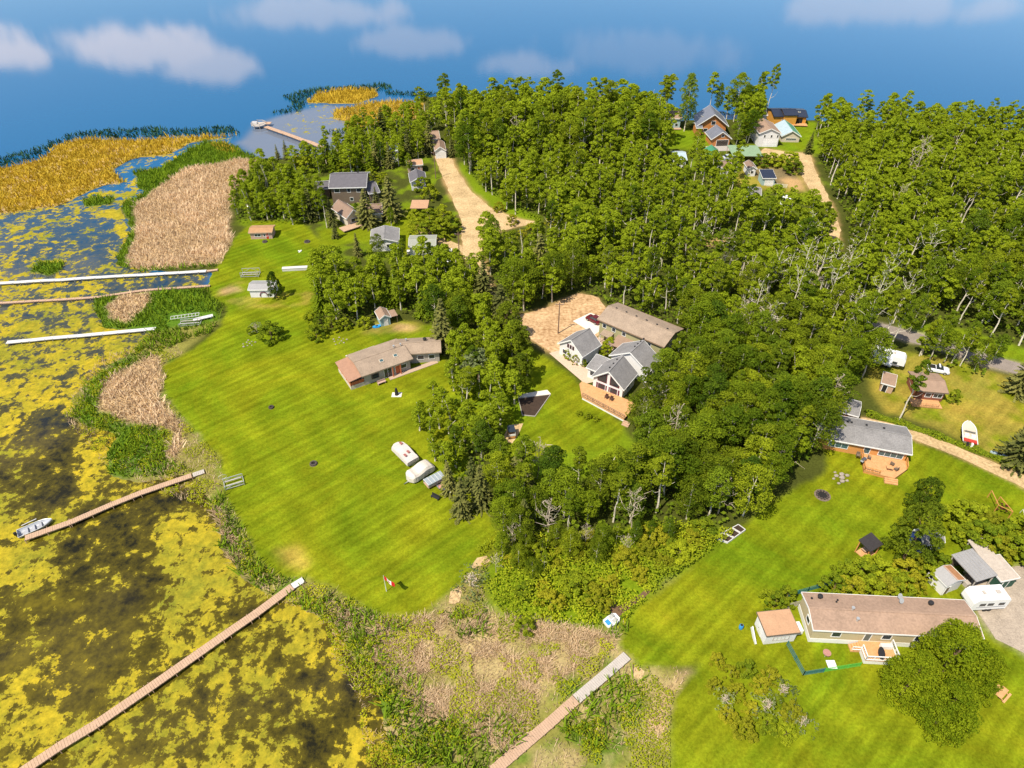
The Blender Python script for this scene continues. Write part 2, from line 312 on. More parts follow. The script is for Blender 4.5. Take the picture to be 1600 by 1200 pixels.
# patches of lawn run yellower, others greener
hs = N(n, 'MixRGB', blend_type='MULTIPLY'); l.new(al.outputs['Fac'], hs.inputs[0]); l.new(cm.outputs[0], hs.inputs[1])
hr = N(n, 'ValToRGB'); hr.color_ramp.elements[0].color = (.74, .90, .85, 1); hr.color_ramp.elements[0].position = .35; hr.color_ramp.elements[1].color = (1.28, 1.08, 1.1, 1); hr.color_ramp.elements[1].position = .65
e3 = hr.color_ramp.elements.new(.78); e3.color = (1.75, 1.2, 1.8, 1)
hn = N(n, 'TexNoise', Scale=.055, Detail=8.0, Roughness=.72, Distortion=.8); l.new(P, hn.inputs[0]); l.new(hn.outputs[0], hr.inputs[0]); l.new(hr.outputs[0], hs.inputs[2])
l.new(hs.outputs[0], b.inputs['Base Color'])
bp = N(n, 'Bump', Strength=.5); bp.inputs['Distance'].default_value = .12; l.new(fine.outputs[0], bp.inputs['Height']); l.new(bp.outputs[0], b.inputs['Normal'])
GROUND = link('ground', npmesh('ground', np.stack([gX, gY, gZ], 1), gF, m, {'Col': C, 'lawn': lawnm}, True)); tag(GROUND, kind='structure')
GM = m
# far land to the right, out of the picture, so the place goes on
MB().add([(430, 20, -.02), (1500, 20, -.02), (1500, 330, -.02), (430, 320, -.02)], [(0, 1, 2, 3)]).build('outer_ground', mat('outer_soil', (.06, .08, .015), .9))['kind'] = 'structure'

# ---- water: one sheet, finer where weed floats on it
wxs = steps((-6000, -400, 400), (-400, -190, 10), (-190, 40, 1.0), (40, 420, 20), (420, 6500, 400)); wys = steps((-200, 10, 15), (10, 340, 1.0), (340, 700, 20), (700, 12000, 400))
X, Y, F = grid(wxs, wys); nx, ny = len(wxs), len(wys)
Yc = np.maximum(Y, 5); px, py = PX(X, Yc); wpx, wpy = PX(X + 5 * fbm(X, Y, 14), Yc + 5 * fbm(X + 50, Y + 9, 14))
LAG = [(-900,1500),(-900,330),(0,330),(90,318),(165,290),(200,250),(300,222),(360,226),(260,300),(210,330),(230,420),(330,420),(330,460),(240,520),(260,560),(280,700),(340,740),(420,880),(560,940),(660,1100),(700,1500)]
lag = blur(pip(wpx, wpy, LAG).astype(float), nx, ny, 4)
alg = np.zeros(len(X)); oli = np.zeros(len(X)); DA = .045
def den(poly, v, k=5):
    q = blur(pip(wpx, wpy, poly).astype(float), nx, ny, k); alg[:] = alg * (1 - q) + (v + DA) * q
den(LAG, .55)
den([(-300,345),(150,315),(180,350),(140,420),(60,430),(-200,400)], .52); den([(140,280),(200,255),(330,215),(380,212),(260,250),(190,300)], .46)
den([(160,330),(205,330),(205,375),(170,420),(150,400),(185,370)], .72)
den([(90,350),(190,345),(195,400),(120,470),(60,470),(100,400)], .47)
den([(-100,430),(330,415),(330,450),(150,470),(-100,480)], .53); den([(230,424),(330,422),(330,450),(230,452)], .46)
den([(-200,500),(60,500),(250,520),(180,640),(140,760),(60,720),(0,700),(-200,740)], .565)
den([(40,640),(110,640),(120,790),(60,800),(35,740)], .43); den([(-60,700),(50,690),(60,790),(-60,800)], .48)
den([(100,800),(330,760),(330,800),(230,830),(180,900),(90,890)], .43); den([(90,830),(280,850),(290,1010),(200,1060),(90,900)], .44)
den([(290,800),(340,840),(350,930),(290,950),(270,860)], .62); den([(-100,760),(100,830),(90,900),(0,950),(-100,950)], .59)
den([(-100,930),(150,910),(240,1000),(230,1080),(80,1060),(-100,1060)], .46); den([(120,1060),(300,1000),(330,1200),(100,1200)], .52)
den([(400,960),(500,970),(580,1050),(600,1110),(520,1100),(430,1010)], .57); den([(420,1030),(560,1060),(590,1130),(480,1200),(430,1140)], .46); den([(300,960),(430,940),(450,1060),(330,1180)], .52)
oli = blur(pip(wpx, wpy, [(-200,900),(100,900),(250,940),(290,1080),(220,1300),(-300,1300)]).astype(float), nx, ny, 9) * .8
alg2 = blur(pip(wpx, wpy, [(430,205),(450,180),(480,158),(540,165),(600,170),(640,190),(560,205),(520,235),(500,215)]).astype(float), nx, ny, 3)
alg = np.maximum(alg, alg2 * .50)
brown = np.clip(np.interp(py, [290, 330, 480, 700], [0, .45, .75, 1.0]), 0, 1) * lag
bay = blur(pip(wpx, wpy, [(370,225),(390,195),(440,180),(500,165),(650,160),(640,210),(520,245),(420,255)]).astype(float), nx, ny, 6)
m, n, l, b = nmat('lake_water', .06, .5); geo = N(n, 'NewGeometry'); P = geo.outputs['Position']
at = N(n, 'Attribute', attribute_name='Alg'); sep = N(n, 'SeparateColor'); l.new(at.outputs['Color'], sep.inputs[0])
n1 = N(n, 'TexNoise', Scale=.22, Detail=10.0, Roughness=.74, Distortion=.25); l.new(P, n1.inputs[0])
n2 = N(n, 'TexNoise', Scale=.62, Detail=8.0, Roughness=.7); l.new(P, n2.inputs[0])
thr = N(n, 'Math', operation='ADD'); l.new(n1.outputs[0], thr.inputs[0]); l.new(sep.outputs[0], thr.inputs[1])
n2s = N(n, 'Math', operation='MULTIPLY_ADD'); l.new(n2.outputs[0], n2s.inputs[0]); n2s.inputs[1].default_value = .60; l.new(thr.outputs[0], n2s.inputs[2])
mk = N(n, 'MapRange'); mk.inputs[1].default_value = 1.37; mk.inputs[2].default_value = 1.395; l.new(n2s.outputs[0], mk.inputs[0])
sub = N(n, 'MapRange'); sub.inputs[1].default_value = 1.16; sub.inputs[2].default_value = 1.39; sub.inputs[4].default_value = .6; l.new(n2s.outputs[0], sub.inputs[0])
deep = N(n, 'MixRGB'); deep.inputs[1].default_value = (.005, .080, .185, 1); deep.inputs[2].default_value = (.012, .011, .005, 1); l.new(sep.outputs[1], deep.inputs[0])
md = N(n, 'MixRGB'); md.inputs[2].default_value = (.20, .18, .17, 1); atb = N(n, 'Attribute', attribute_name='bay'); l.new(atb.outputs['Fac'], md.inputs[0]); l.new(deep.outputs[0], md.inputs[1])
olm = N(n, 'MixRGB'); olm.inputs[2].default_value = (.135, .105, .008, 1); on = N(n, 'TexNoise', Scale=.3, Detail=7.0, Roughness=.7); l.new(P, on.inputs[0])
orr = N(n, 'MapRange'); orr.inputs[1].default_value = .38; orr.inputs[2].default_value = .62; l.new(on.outputs[0], orr.inputs[0])
om = N(n, 'Math', operation='MULTIPLY'); l.new(orr.outputs[0], om.inputs[0]); omx = N(n, 'Math', operation='MAXIMUM'); l.new(sep.outputs[2], om.inputs[1]); l.new(om.outputs[0], omx.inputs[0])
sm = N(n, 'Math', operation='MULTIPLY'); l.new(sub.outputs[0], sm.inputs[0]); l.new(sep.outputs[1], sm.inputs[1]); l.new(sm.outputs[0], omx.inputs[1])
l.new(omx.outputs[0], olm.inputs[0]); l.new(md.outputs[0], olm.inputs[1])
ac = N(n, 'ValToRGB'); ac.color_ramp.elements[0].color = (.13, .12, .010, 1); ac.color_ramp.elements[0].position = .3; ac.color_ramp.elements[1].color = (.42, .325, .020, 1); ac.color_ramp.elements[1].position = .62
n3 = N(n, 'TexNoise', Scale=.9, Detail=9.0, Roughness=.8); l.new(P, n3.inputs[0]); l.new(n3.outputs[0], ac.inputs[0])
ac2 = N(n, 'MixRGB', blend_type='MULTIPLY'); ac2.inputs[0].default_value = 1; big = N(n, 'TexNoise', Scale=.07, Detail=6.0, Roughness=.7); l.new(P, big.inputs[0]); bgr = N(n, 'ValToRGB'); bgr.color_ramp.elements[0].position = .35; bgr.color_ramp.elements[1].position = .62; bgr.color_ramp.elements[0].color = (.52, .66, .9, 1); bgr.color_ramp.elements[1].color = (1.1, 1.02, .9, 1); l.new(big.outputs[0], bgr.inputs[0]); l.new(ac.outputs[0], ac2.inputs[1]); l.new(bgr.outputs[0], ac2.inputs[2])
fin = N(n, 'MixRGB'); l.new(mk.outputs[0], fin.inputs[0]); l.new(olm.outputs[0], fin.inputs[1]); l.new(ac2.outputs[0], fin.inputs[2]); l.new(fin.outputs[0], b.inputs['Base Color'])
rr = N(n, 'MapRange'); rr.inputs[3].default_value = .02; rr.inputs[4].default_value = .9; l.new(mk.outputs[0], rr.inputs[0]); l.new(rr.outputs[0], b.inputs['Roughness'])
sr0 = N(n, 'Math', operation='MULTIPLY'); l.new(sep.outputs[1], sr0.inputs[0]); sr0.inputs[1].default_value = .78; sr1 = N(n, 'Math', operation='MAXIMUM'); l.new(sr0.outputs[0], sr1.inputs[0]); l.new(mk.outputs[0], sr1.inputs[1]); sr = N(n, 'MapRange'); sr.inputs[3].default_value = .28; sr.inputs[4].default_value = .08; l.new(sr1.outputs[0], sr.inputs[0]); l.new(sr.outputs[0], b.inputs['Specular IOR Level'])
rp = N(n, 'TexNoise', Scale=.9, Detail=3.0); l.new(P, rp.inputs[0]); hb = N(n, 'MixRGB'); l.new(mk.outputs[0], hb.inputs[0]); l.new(rp.outputs[0], hb.inputs[1]); l.new(n2.outputs[0], hb.inputs[2])
bp = N(n, 'Bump', Strength=.03); bp.inputs['Distance'].default_value = .2; l.new(hb.outputs[0], bp.inputs['Height']); l.new(bp.outputs[0], b.inputs['Normal'])
WATER = link('lake', npmesh('lake', np.stack([X, Y, np.full(len(X), -.22)], 1), F, m, {'Alg': np.stack([alg, brown, oli], 1), 'bay': np.clip(bay, 0, 1) * .6}, True)); tag(WATER, kind='structure')

# ---- roads and drives: sheets a few millimetres above the ground
sandm = mat('packed_sand', (.37, .245, .11), .95, .28, .22, bump=.3, col2=(.45, .32, .165)); gravm = mat('grey_gravel', (.31, .25, .19), .95, .3, .5, bump=.3); aspm = mat('worn_asphalt', (.22, .18, .15), .9, .2, .4)
paving = mat('pale_concrete', (.62, .56, .47), .85, .08, .6)
def sheet(name, poly, m, z=.03, jit=.35, sub=6):
    pts = [W(*p) for p in poly]; out = []
    for i, p in enumerate(pts):
        q = pts[(i + 1) % len(pts)]; k = max(1, int((q - p).length / 1.5)) if jit else 1
        for j in range(k):
            t = p.lerp(q, j / k); out.append((t.x + jit * 2 * vnoise(t.x, t.y, 1.7), t.y + jit * 2 * vnoise(t.x + 77, t.y, 1.7), z))
    o = MB(); o.v = out; o.f = [tuple(range(len(out)))]
    me = bpy.data.meshes.new(name); me.from_pydata(o.v, [], o.f); me.materials.append(m)
    import bmesh
    bb = bmesh.new(); bb.from_mesh(me); bmesh.ops.triangulate(bb, faces=bb.faces); bmesh.ops.recalc_face_normals(bb, faces=bb.faces)
    if bb.faces and bb.faces[0].normal.z < 0: bmesh.ops.reverse_faces(bb, faces=bb.faces)
    bb.to_mesh(me); bb.free()
    return tag(link(name, me), kind='structure')
sheet('gravel_road', ROAD1, sandm, .030); sheet('gravel_road', ROAD2, sandm, .030); sheet('parking_pad', ROAD2B, sandm, .034)
sheet('driveway', ROAD3, sandm, .030, .15); sheet('paved_road', ROAD4, aspm, .030, .1); sheet('driveway', ROAD5, sandm, .034, .15)
yardm = mat('orange_dirt', (.34, .18, .07), .95, .3, .16, bump=.3, col2=(.46, .31, .17))
sheet('dirt_yard', DIRTY, yardm, .036, .5); sheet('gravel_yard', GRAVB, gravm, .030, .5)
sheet('concrete_pad', [(895,502),(922,489),(938,494),(945,512),(928,524),(915,514)], paving, .06, 0)
sheet('path', [(858,552),(880,546),(925,582),(932,596),(914,600),(900,588)], mat('paver_stones', (.50, .36, .26), .85, .15, 2.5), .06, 0)

mudm = mat('ditch_mud', (.13, .075, .04), .95, .3, .8, bump=.5)
sheet('ditch', [(951,936),(958,932),(966,948),(985,938),(1012,918),(1020,922),(992,944),(972,960),(962,968),(954,955)], mudm, .05, .25)
sheet('sand_patch', [(982,1046),(998,1040),(1008,1048),(1003,1062),(990,1058)], sandm, .05, .25)
# ---------------- plants ----------------
def leafmat(name, c0, c1, trans=.28, hv=.10):
    m, n, l, b = nmat(name, .85, .06); at = N(n, 'Attribute', attribute_name='v'); oi = N(n, 'ObjectInfo')
    a = N(n, 'Math', operation='MULTIPLY_ADD'); l.new(oi.outputs['Random'], a.inputs[0]); a.inputs[1].default_value = .55; l.new(at.outputs['Fac'], a.inputs[2])
    r = N(n, 'ValToRGB'); r.color_ramp.elements[0].position = .2; r.color_ramp.elements[1].position = 1.1; r.color_ramp.elements[1].position = 1.0
    r.color_ramp.elements[0].color = (*c0, 1); r.color_ramp.elements[1].color = (*c1, 1); l.new(a.outputs[0], r.inputs[0])
    l.new(r.outputs[0], b.inputs['Base Color']); tr = N(n, 'BsdfTranslucent'); mxs = N(n, 'MixShader'); mxs.inputs[0].default_value = trans
    l.new(r.outputs[0], tr.inputs[0]); l.new(b.outputs[0], mxs.inputs[1]); l.new(tr.outputs[0], mxs.inputs[2])
    l.new(mxs.outputs[0], n['Material Output'].inputs[0]); return m
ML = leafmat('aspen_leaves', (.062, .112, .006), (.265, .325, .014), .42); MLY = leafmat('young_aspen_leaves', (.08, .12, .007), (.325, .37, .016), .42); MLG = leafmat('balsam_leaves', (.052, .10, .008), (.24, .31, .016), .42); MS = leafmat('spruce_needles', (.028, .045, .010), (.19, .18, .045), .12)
MBU = leafmat('shrub_leaves', (.09, .14, .008), (.34, .37, .015)); MBU2 = leafmat('maple_leaves', (.12, .18, .006), (.50, .54, .02), .48); MDK = leafmat('dark_leaves', (.045, .08, .006), (.21, .25, .012))
MYE = leafmat('yellow_leaves', (.14, .16, .008), (.40, .36, .02)); MSV = leafmat('silver_leaves', (.10, .13, .04), (.30, .33, .14))
MTR = mat('aspen_bark', (.50, .43, .32), .85, .3, 2.0, col2=(.62, .56, .45)); MBK = mat('brown_bark', (.16, .10, .06), .9, .3, 2.0); MDD = mat('dead_wood', (.42, .34, .25), .9, .25, 3.0)
def quads(c, nrm, s, asp=.75):
    n = len(c); a = np.cross(nrm, rng.randn(n, 3)); a /= np.linalg.norm(a, axis=1)[:, None] + 1e-9
    b = np.cross(nrm, a); b /= np.linalg.norm(b, axis=1)[:, None] + 1e-9; s = np.broadcast_to(s, (n,))[:, None]
    V = np.stack([c + a * s, c + b * s * asp, c - a * s, c - b * s * asp], 1).reshape(-1, 3)
    return V, np.arange(4 * n).reshape(n, 4)
def unit(v): return v / (np.linalg.norm(v, axis=1)[:, None] + 1e-9)
def crown(H, R0, base, nl, leaf, shape='oval', nclump=34, lean=0.0):
    """leaf clumps spread through the crown; returns V, F, v"""
    cs, rs = [], []
    for i in range(nclump):
        t = (i + rng.rand()) / nclump; z = base + (H - base) * (t * .93)
        if shape == 'oval': rr = R0 * math.sqrt(max(.03, 1 - (2 * t - .95) ** 2 * .97))
        elif shape == 'top': rr = R0 * (math.sin(math.pi * min(1, t * .72 + .28)) ** .6) * (.55 + .45 * t) if t < .97 else R0 * .3
        elif shape == 'dome': rr = R0 * math.sqrt(max(.05, 1 - t * t * .95))
        else: rr = R0 * (1.05 - t) ** .8
        ang = i * 2.4 + rng.rand() * 1.3; q = rr * (.35 + .62 * math.sqrt(rng.rand()))
        if shape == 'dome': q = rr * (.45 + .6 * math.sqrt(rng.rand()))
        if t > .9: q *= .5
        cs.append((q * math.cos(ang) + lean * z, q * math.sin(ang), z)); rs.append((.14 + .13 * rng.rand()) * R0 if shape == 'dome' else (.20 + .19 * rng.rand()) * R0 * .95)
    cs, rs = np.array(cs), np.array(rs); k = rng.choice(nclump, nl, p=rs ** 2 / (rs ** 2).sum())
    d = unit(rng.randn(nl, 3)); d[:, 2] = np.abs(d[:, 2]) * .9 + d[:, 2] * .35; d = unit(d)
    rad = rs[k] * (.72 + .36 * rng.rand(nl)); c = cs[k] + d * rad[:, None] * np.array([1, 1, .85])
    nrm = unit(d + .75 * rng.randn(nl, 3)); cv = rng.rand(nclump)[k]
    V, F = quads(c, nrm, leaf * (.6 + .6 * rng.rand(nl)))
    v = np.repeat(.02 + .30 * cv + .22 * rng.rand(nl), 4)
    return V, F, v
def trunkmb(H, r, lean=0.0, limbs=5, dead=False, top=.9):
    mb = MB(); k = 6; pts = [(lean * H * top * i / k + .12 * math.sin(i * 1.7 + H), .1 * math.sin(i * 2.3), H * top * i / k - (.3 if i == 0 else 0)) for i in range(k + 1)]
    mb.tube(pts, [r * (1 - .82 * i / k) for i in range(k + 1)], 6)
    for j in range(limbs):
        t = .35 + .6 * (j + rng.rand()) / limbs; a = j * 2.4 + rng.rand(); z = H * top * t; L = (1.15 - t) * H * .22 * (1.4 if dead else 1)
        p0 = Vector((lean * z, 0, z)); p1 = p0 + Vector((math.cos(a) * L * .6, math.sin(a) * L * .6, L * .35)); p2 = p0 + Vector((math.cos(a) * L, math.sin(a) * L, L * .95))
        mb.tube([p0, p1, p2], [r * .35 * (1.2 - t), r * .22, .02], 4)
        if dead:
            for q in range(4):
                s = p0.lerp(p2, .3 + .2 * q); e = s + Vector((rng.randn() * L * .3, rng.randn() * L * .3, L * (.1 + .3 * rng.rand()))); mb.tube([s, e], [.045, .015], 3)
    return mb
def spruce(H, R0, nl, leaf):
    V, F, vv = [], [], []; nw = int(H * 1.7); C_, N_, S_, v_ = [], [], [], []
    for i in range(nw):
        t = i / nw; z = H * (.06 + .94 * t); rr = R0 * (1 - t) ** .85 * (.82 + .3 * rng.rand()) + .12; nb = int(8 + 12 * (1 - t))
        for j in range(nb):
            a = rng.rand() * 6.28; L = rr * (.75 + .35 * rng.rand()); m_ = max(2, int(L / .28)); cv = rng.rand()
            for q in range(m_):
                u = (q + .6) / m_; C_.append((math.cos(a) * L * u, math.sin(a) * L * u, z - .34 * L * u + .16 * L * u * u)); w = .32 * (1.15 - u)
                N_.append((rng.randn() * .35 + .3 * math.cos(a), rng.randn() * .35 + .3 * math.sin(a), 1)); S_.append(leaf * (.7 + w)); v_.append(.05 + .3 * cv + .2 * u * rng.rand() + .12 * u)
    V, F = quads(np.array(C_), unit(np.array(N_)), np.array(S_), .55); return V, F, np.repeat(np.array(v_), 4)
def merge(lst):
    Vs, Fs, vs, k = [], [], [], 0
    for V, F, v in lst: Vs.append(V); Fs.append(F + k); vs.append(v); k += len(V)
    return np.concatenate(Vs), np.concatenate(Fs), np.concatenate(vs)
PROTO = {}
def proto(kind, var, arr, m, trunk, tm):
    V, F, v = arr; PROTO.setdefault(kind, []).append(dict(arr=arr, crown=npmesh('crown', V, F, m, {'v': v}), trunk=trunk, tm=tm, var=var))
def tmesh(mb, m):
    o = mb.build('trunk', m); me = o.data; bpy.data.objects.remove(o); return me
LEAN = 0.03
for i in range(7):      # leafy poplars: H about 12 m
    H = 12.0; proto('aspen', i, crown(H, 2.75 + .2 * (i % 3), 2.2 if i % 2 else 3.8, 5600, .145, 'oval' if i % 3 else 'top', 42 + 7 * (i % 3), LEAN * (i % 3 - 1)), (ML, MLY, ML, MLG, ML, MLY, MLG)[i], tmesh(trunkmb(H, .17, LEAN * (i % 3 - 1), 5), MTR), MTR)
for i in range(4):      # tall bare-stemmed aspens with the crown at the top
    H = 15.0; proto('tall', i, crown(H, 2.2, 8.0, 3400, .15, 'top', 22, .02 * i), (ML, MLY)[i % 2], tmesh(trunkmb(H, .2, .02 * i, 6), MTR), MTR)
for i in range(3): proto('broad', i, crown(10, 4.0, .8, 9000, .165, 'dome', 64), MDK, tmesh(trunkmb(10, .3, 0, 7), MBK), MBK)
for i in range(2): proto('maple', i, crown(10, 4.0, .6, 20000, .14, 'dome', 190), MBU2, tmesh(trunkmb(10, .3, 0, 7), MBK), MBK)
for i in range(4): proto('bush', i, crown(4.2, 2.2, .2, 3200, .15, 'dome', 30), MBU, tmesh(trunkmb(4, .09, 0, 5, top=.7), MBK), MBK)
for i in range(2): proto('yellow', i, crown(4.2, 2.2, .2, 3000, .15, 'dome', 30), MYE, tmesh(trunkmb(4, .09, 0, 5, top=.7), MBK), MBK)
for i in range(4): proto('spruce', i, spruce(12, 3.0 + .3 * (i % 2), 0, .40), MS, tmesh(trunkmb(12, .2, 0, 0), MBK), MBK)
for i in range(3): proto('snag', i, crown(14.5, 1.1, 11.2, 260, .17, 'top', 10, .06), MLY, tmesh(trunkmb(15, .17, .06, 9, dead=True, top=.97), MTR), MTR)
for i in range(3): proto('dead', i, crown(9, 1.6, 4, 60, .14, 'oval', 14), MSV, tmesh(trunkmb(11, .14, .03 * i, 12, dead=True), MDD), MDD)
proto('silver', 0, crown(8.5, 3.0, 1.2, 2600, .25, 'dome', 40), MSV, tmesh(trunkmb(8, .2, 0, 5), MBK), MBK)
proto('baresrub', 0, crown(3.2, 2.0, .6, 260, .13, 'dome', 20), MSV, tmesh(trunkmb(3.4, .06, 0, 22, dead=True, top=.85), MDD), MDD)
HN = dict(snag=15.0, maple=10.0, aspen=12.0, tall=15.0, broad=10.0, bush=4.2, yellow=4.2, spruce=12.0, dead=11.0, silver=8.5, baresrub=3.4)
NAME = dict(snag='aspen_tree', maple='leafy_tree', aspen='aspen_tree', tall='aspen_tree', broad='leafy_tree', bush='shrub', yellow='shrub', spruce='spruce_tree', dead='dead_tree', silver='leafy_tree', baresrub='bare_shrub')
CAT = dict(snag='tree', maple='tree', aspen='tree', tall='tree', broad='tree', bush='shrub', yellow='shrub', spruce='tree', dead='dead tree', silver='tree', baresrub='shrub')
def plant(kind, pos, H, label, group=None, wide=1.0, var=None, rz=None):
    ps = PROTO[kind]; p = ps[rng.randint(len(ps)) if var is None else var % len(ps)]; s = H / HN[kind]
    e = thing(NAME[kind], label, CAT[kind], (pos[0], pos[1], -.03), rng.rand() * 6.28 if rz is None else rz, group); e.scale = (s * wide, s * wide, s)
    link('crown', p['crown'], e); link('trunk', p['trunk'], e)
    return e
# ---- where the woods stand: outlines of the tree FEET
EXCL = [[(750,340),(860,342),(850,390),(762,393)], [(1238,240),(1262,292),(1288,350),(1292,425),(1322,430),(1316,360),(1275,280)], ROAD1, ROAD2, ROAD3, ROAD4, DIRTY, [(1070,368),(1142,368),(1140,420),(1075,420)], [(925,492),(1000,508),(1068,545),(1062,575),(1042,585),(1005,625),(985,650),(978,672),(965,700),(860,690),(860,540)]]
STANDS = [
 # name, outline, spacing, (Hmin,Hmax), tallshare, spruceshare, label
 ('north', [(690,196),(760,193),(860,188),(1035,192),(1042,240),(1030,262),(900,270),(760,268),(735,280),(715,240)], 4.6, (12,17), .25, .03, 'leafy aspen in the wood between the sand road and the lake'),
 ('middle', [(735,280),(760,268),(900,270),(1030,262),(1025,320),(1050,335),(1150,350),(1250,352),(1280,335),(1292,372),(1305,415),(1250,440),(1100,440),(905,440),(905,456),(858,474),(812,492),(785,490),(762,420),(757,385),(775,362),(840,352),(800,335)], 4.9, (8.5,13), .38, .02, 'leafy aspen in the wood between the two sand roads'),
 ('behind', [(905,440),(1100,440),(1250,440),(1305,415),(1370,450),(1392,480),(1370,500),(1352,530),(1350,560),(1200,520),(1080,520),(1076,538),(1000,502),(940,486),(905,460)], 4.6, (8,12), .38, .0, 'leafy aspen in the wood behind the long tan-roofed house'),
 ('right', [(1275,203),(1400,203),(1600,215),(1800,235),(1800,560),(1620,545),(1560,535),(1480,508),(1425,488),(1330,408),(1322,350),(1303,305),(1282,255)], 4.9, (9,13.5), .38, .02, 'leafy aspen in the big wood right of the sand road'),
 ('near', [(1078,520),(1200,520),(1350,560),(1345,600),(1300,618),(1296,650),(1285,700),(1240,745),(1180,802),(1100,832),(1000,828),(960,790),(1000,745),(988,700),(1000,655),(1040,605),(1075,580)], 4.1, (8.5,13), .12, .0, 'leafy aspen in the wood between the white chalet and the grey-roofed house'),
 ('lower', [(780,735),(880,752),(960,742),(992,700),(1000,745),(960,790),(1000,828),(930,846),(850,852),(790,868),(780,800),(765,770)], 3.9, (7.5,11), .15, .06, 'leafy aspen in the wood below the chalet lawn'),
 ('between', [(705,565),(760,540),(812,560),(828,600),(800,640),(785,690),(772,725),(720,770),(700,740),(720,690),(700,620)], 3.9, (7,10), .05, .0, 'leafy poplar in the stand between the brown bungalow and the chalet lawn'),
 ('hazel', [(655,650),(690,605),(715,640),(725,700),(715,755),(690,735),(662,712),(648,685)], 3.2, (4,6.5), 0, 0, 'light green bush beside the covered boats'),
 ('centre', [(497,432),(600,440),(700,432),(738,440),(765,480),(790,500),(795,530),(700,548),(692,518),(620,490),(600,492),(560,510),(520,505),(492,475)], 4.1, (8,12), .1, .06, 'leafy poplar in the stand between the beach lawn and the brown bungalow'),
 ('west', [(376,300),(395,280),(420,275),(450,288),(498,300),(505,325),(500,348),(470,354),(430,350),(372,350),(362,325)], 3.9, (7,10), .0, .08, 'leafy poplar in the stand beside the tan reed bed'),
 ('point', [(450,262),(520,243),(560,218),(600,200),(645,192),(655,180),(690,180),(700,198),(678,200),(672,240),(650,252),(620,262),(590,270),(560,272),(500,276)], 4.6, (7,11), .1, .12, 'leafy tree in the wood on the point by the long pier'),
 ('cabin front', [(1040,272),(1150,275),(1165,300),(1160,342),(1050,335),(1028,320),(1030,265)], 5.2, (8,11.5), .55, .0, 'x'),
 ('garage front', [(1082,262),(1125,266),(1122,276),(1085,275)], 5.0, (7,9), .3, .0, 'x'),
 ('roadside', [(1425,548),(1470,560),(1540,580),(1535,592),(1500,584),(1480,575),(1432,562)], 5.0, (7,9.5), .2, .0, 'x'),
 ('north cabins', [(1150,188),(1180,190),(1182,215),(1165,228),(1148,215)], 4.0, (10,14), .2, .0, 'leafy tree between the log chalet and the white garage'),
 ('far bank', [(1100,178),(1200,180),(1195,186),(1100,186)], 5.0, (10,15), .2, .0, 'leafy tree on the lake bank behind the log chalet'),
]
cand = []
for si, (nm, poly, sp, hr_, tl, ss, lab) in enumerate(STANDS):
    wp = [W(*p) for p in poly]; x0, x1 = min(p.x for p in wp), max(p.x for p in wp); y0, y1 = min(p.y for p in wp), max(p.y for p in wp)
    gx, gy = np.meshgrid(np.arange(x0, x1, sp), np.arange(y0, y1, sp * .9)); gx = gx + (np.arange(gx.shape[0]) % 2)[:, None] * sp / 2
    gx = (gx + (rng.rand(*gx.shape) - .5) * sp * .75).ravel(); gy = (gy + (rng.rand(*gy.shape) - .5) * sp * .75).ravel()
    qx, qy = PX(gx, gy); ok = pip(qx, qy, poly)
    for e in EXCL: ok &= ~pip(qx, qy, e)
    ok &= (rng.rand(len(gx)) > .06)
    for x, y, a, c_ in zip(gx[ok], gy[ok], qx[ok], qy[ok]):
        if a > 1690 or a < -60: continue
        u = rng.rand(); kind = 'spruce' if u < ss else 'tall' if u < ss + tl else 'aspen'
        if nm == 'hazel': kind = 'bush'
        elif rng.rand() < .055: kind = 'dead'
        H = (hr_[0] + (hr_[1] - hr_[0]) * rng.rand()) * (1.2 if kind == 'tall' else 1); cand.append((si, kind, x, y, H, a, c_))
print('stand trees', len(cand))
def screen(c): return c[4] * FPX / (c[3] * CP + CH * SP)
cand.sort(key=lambda c: -screen(c))
NEARN = 0; forest = []
sel = [c for c in cand]
keep, rest = sel[:262], sel[262:]
print('individual down to y', min(c[6] for c in keep), 'rest', len(rest))
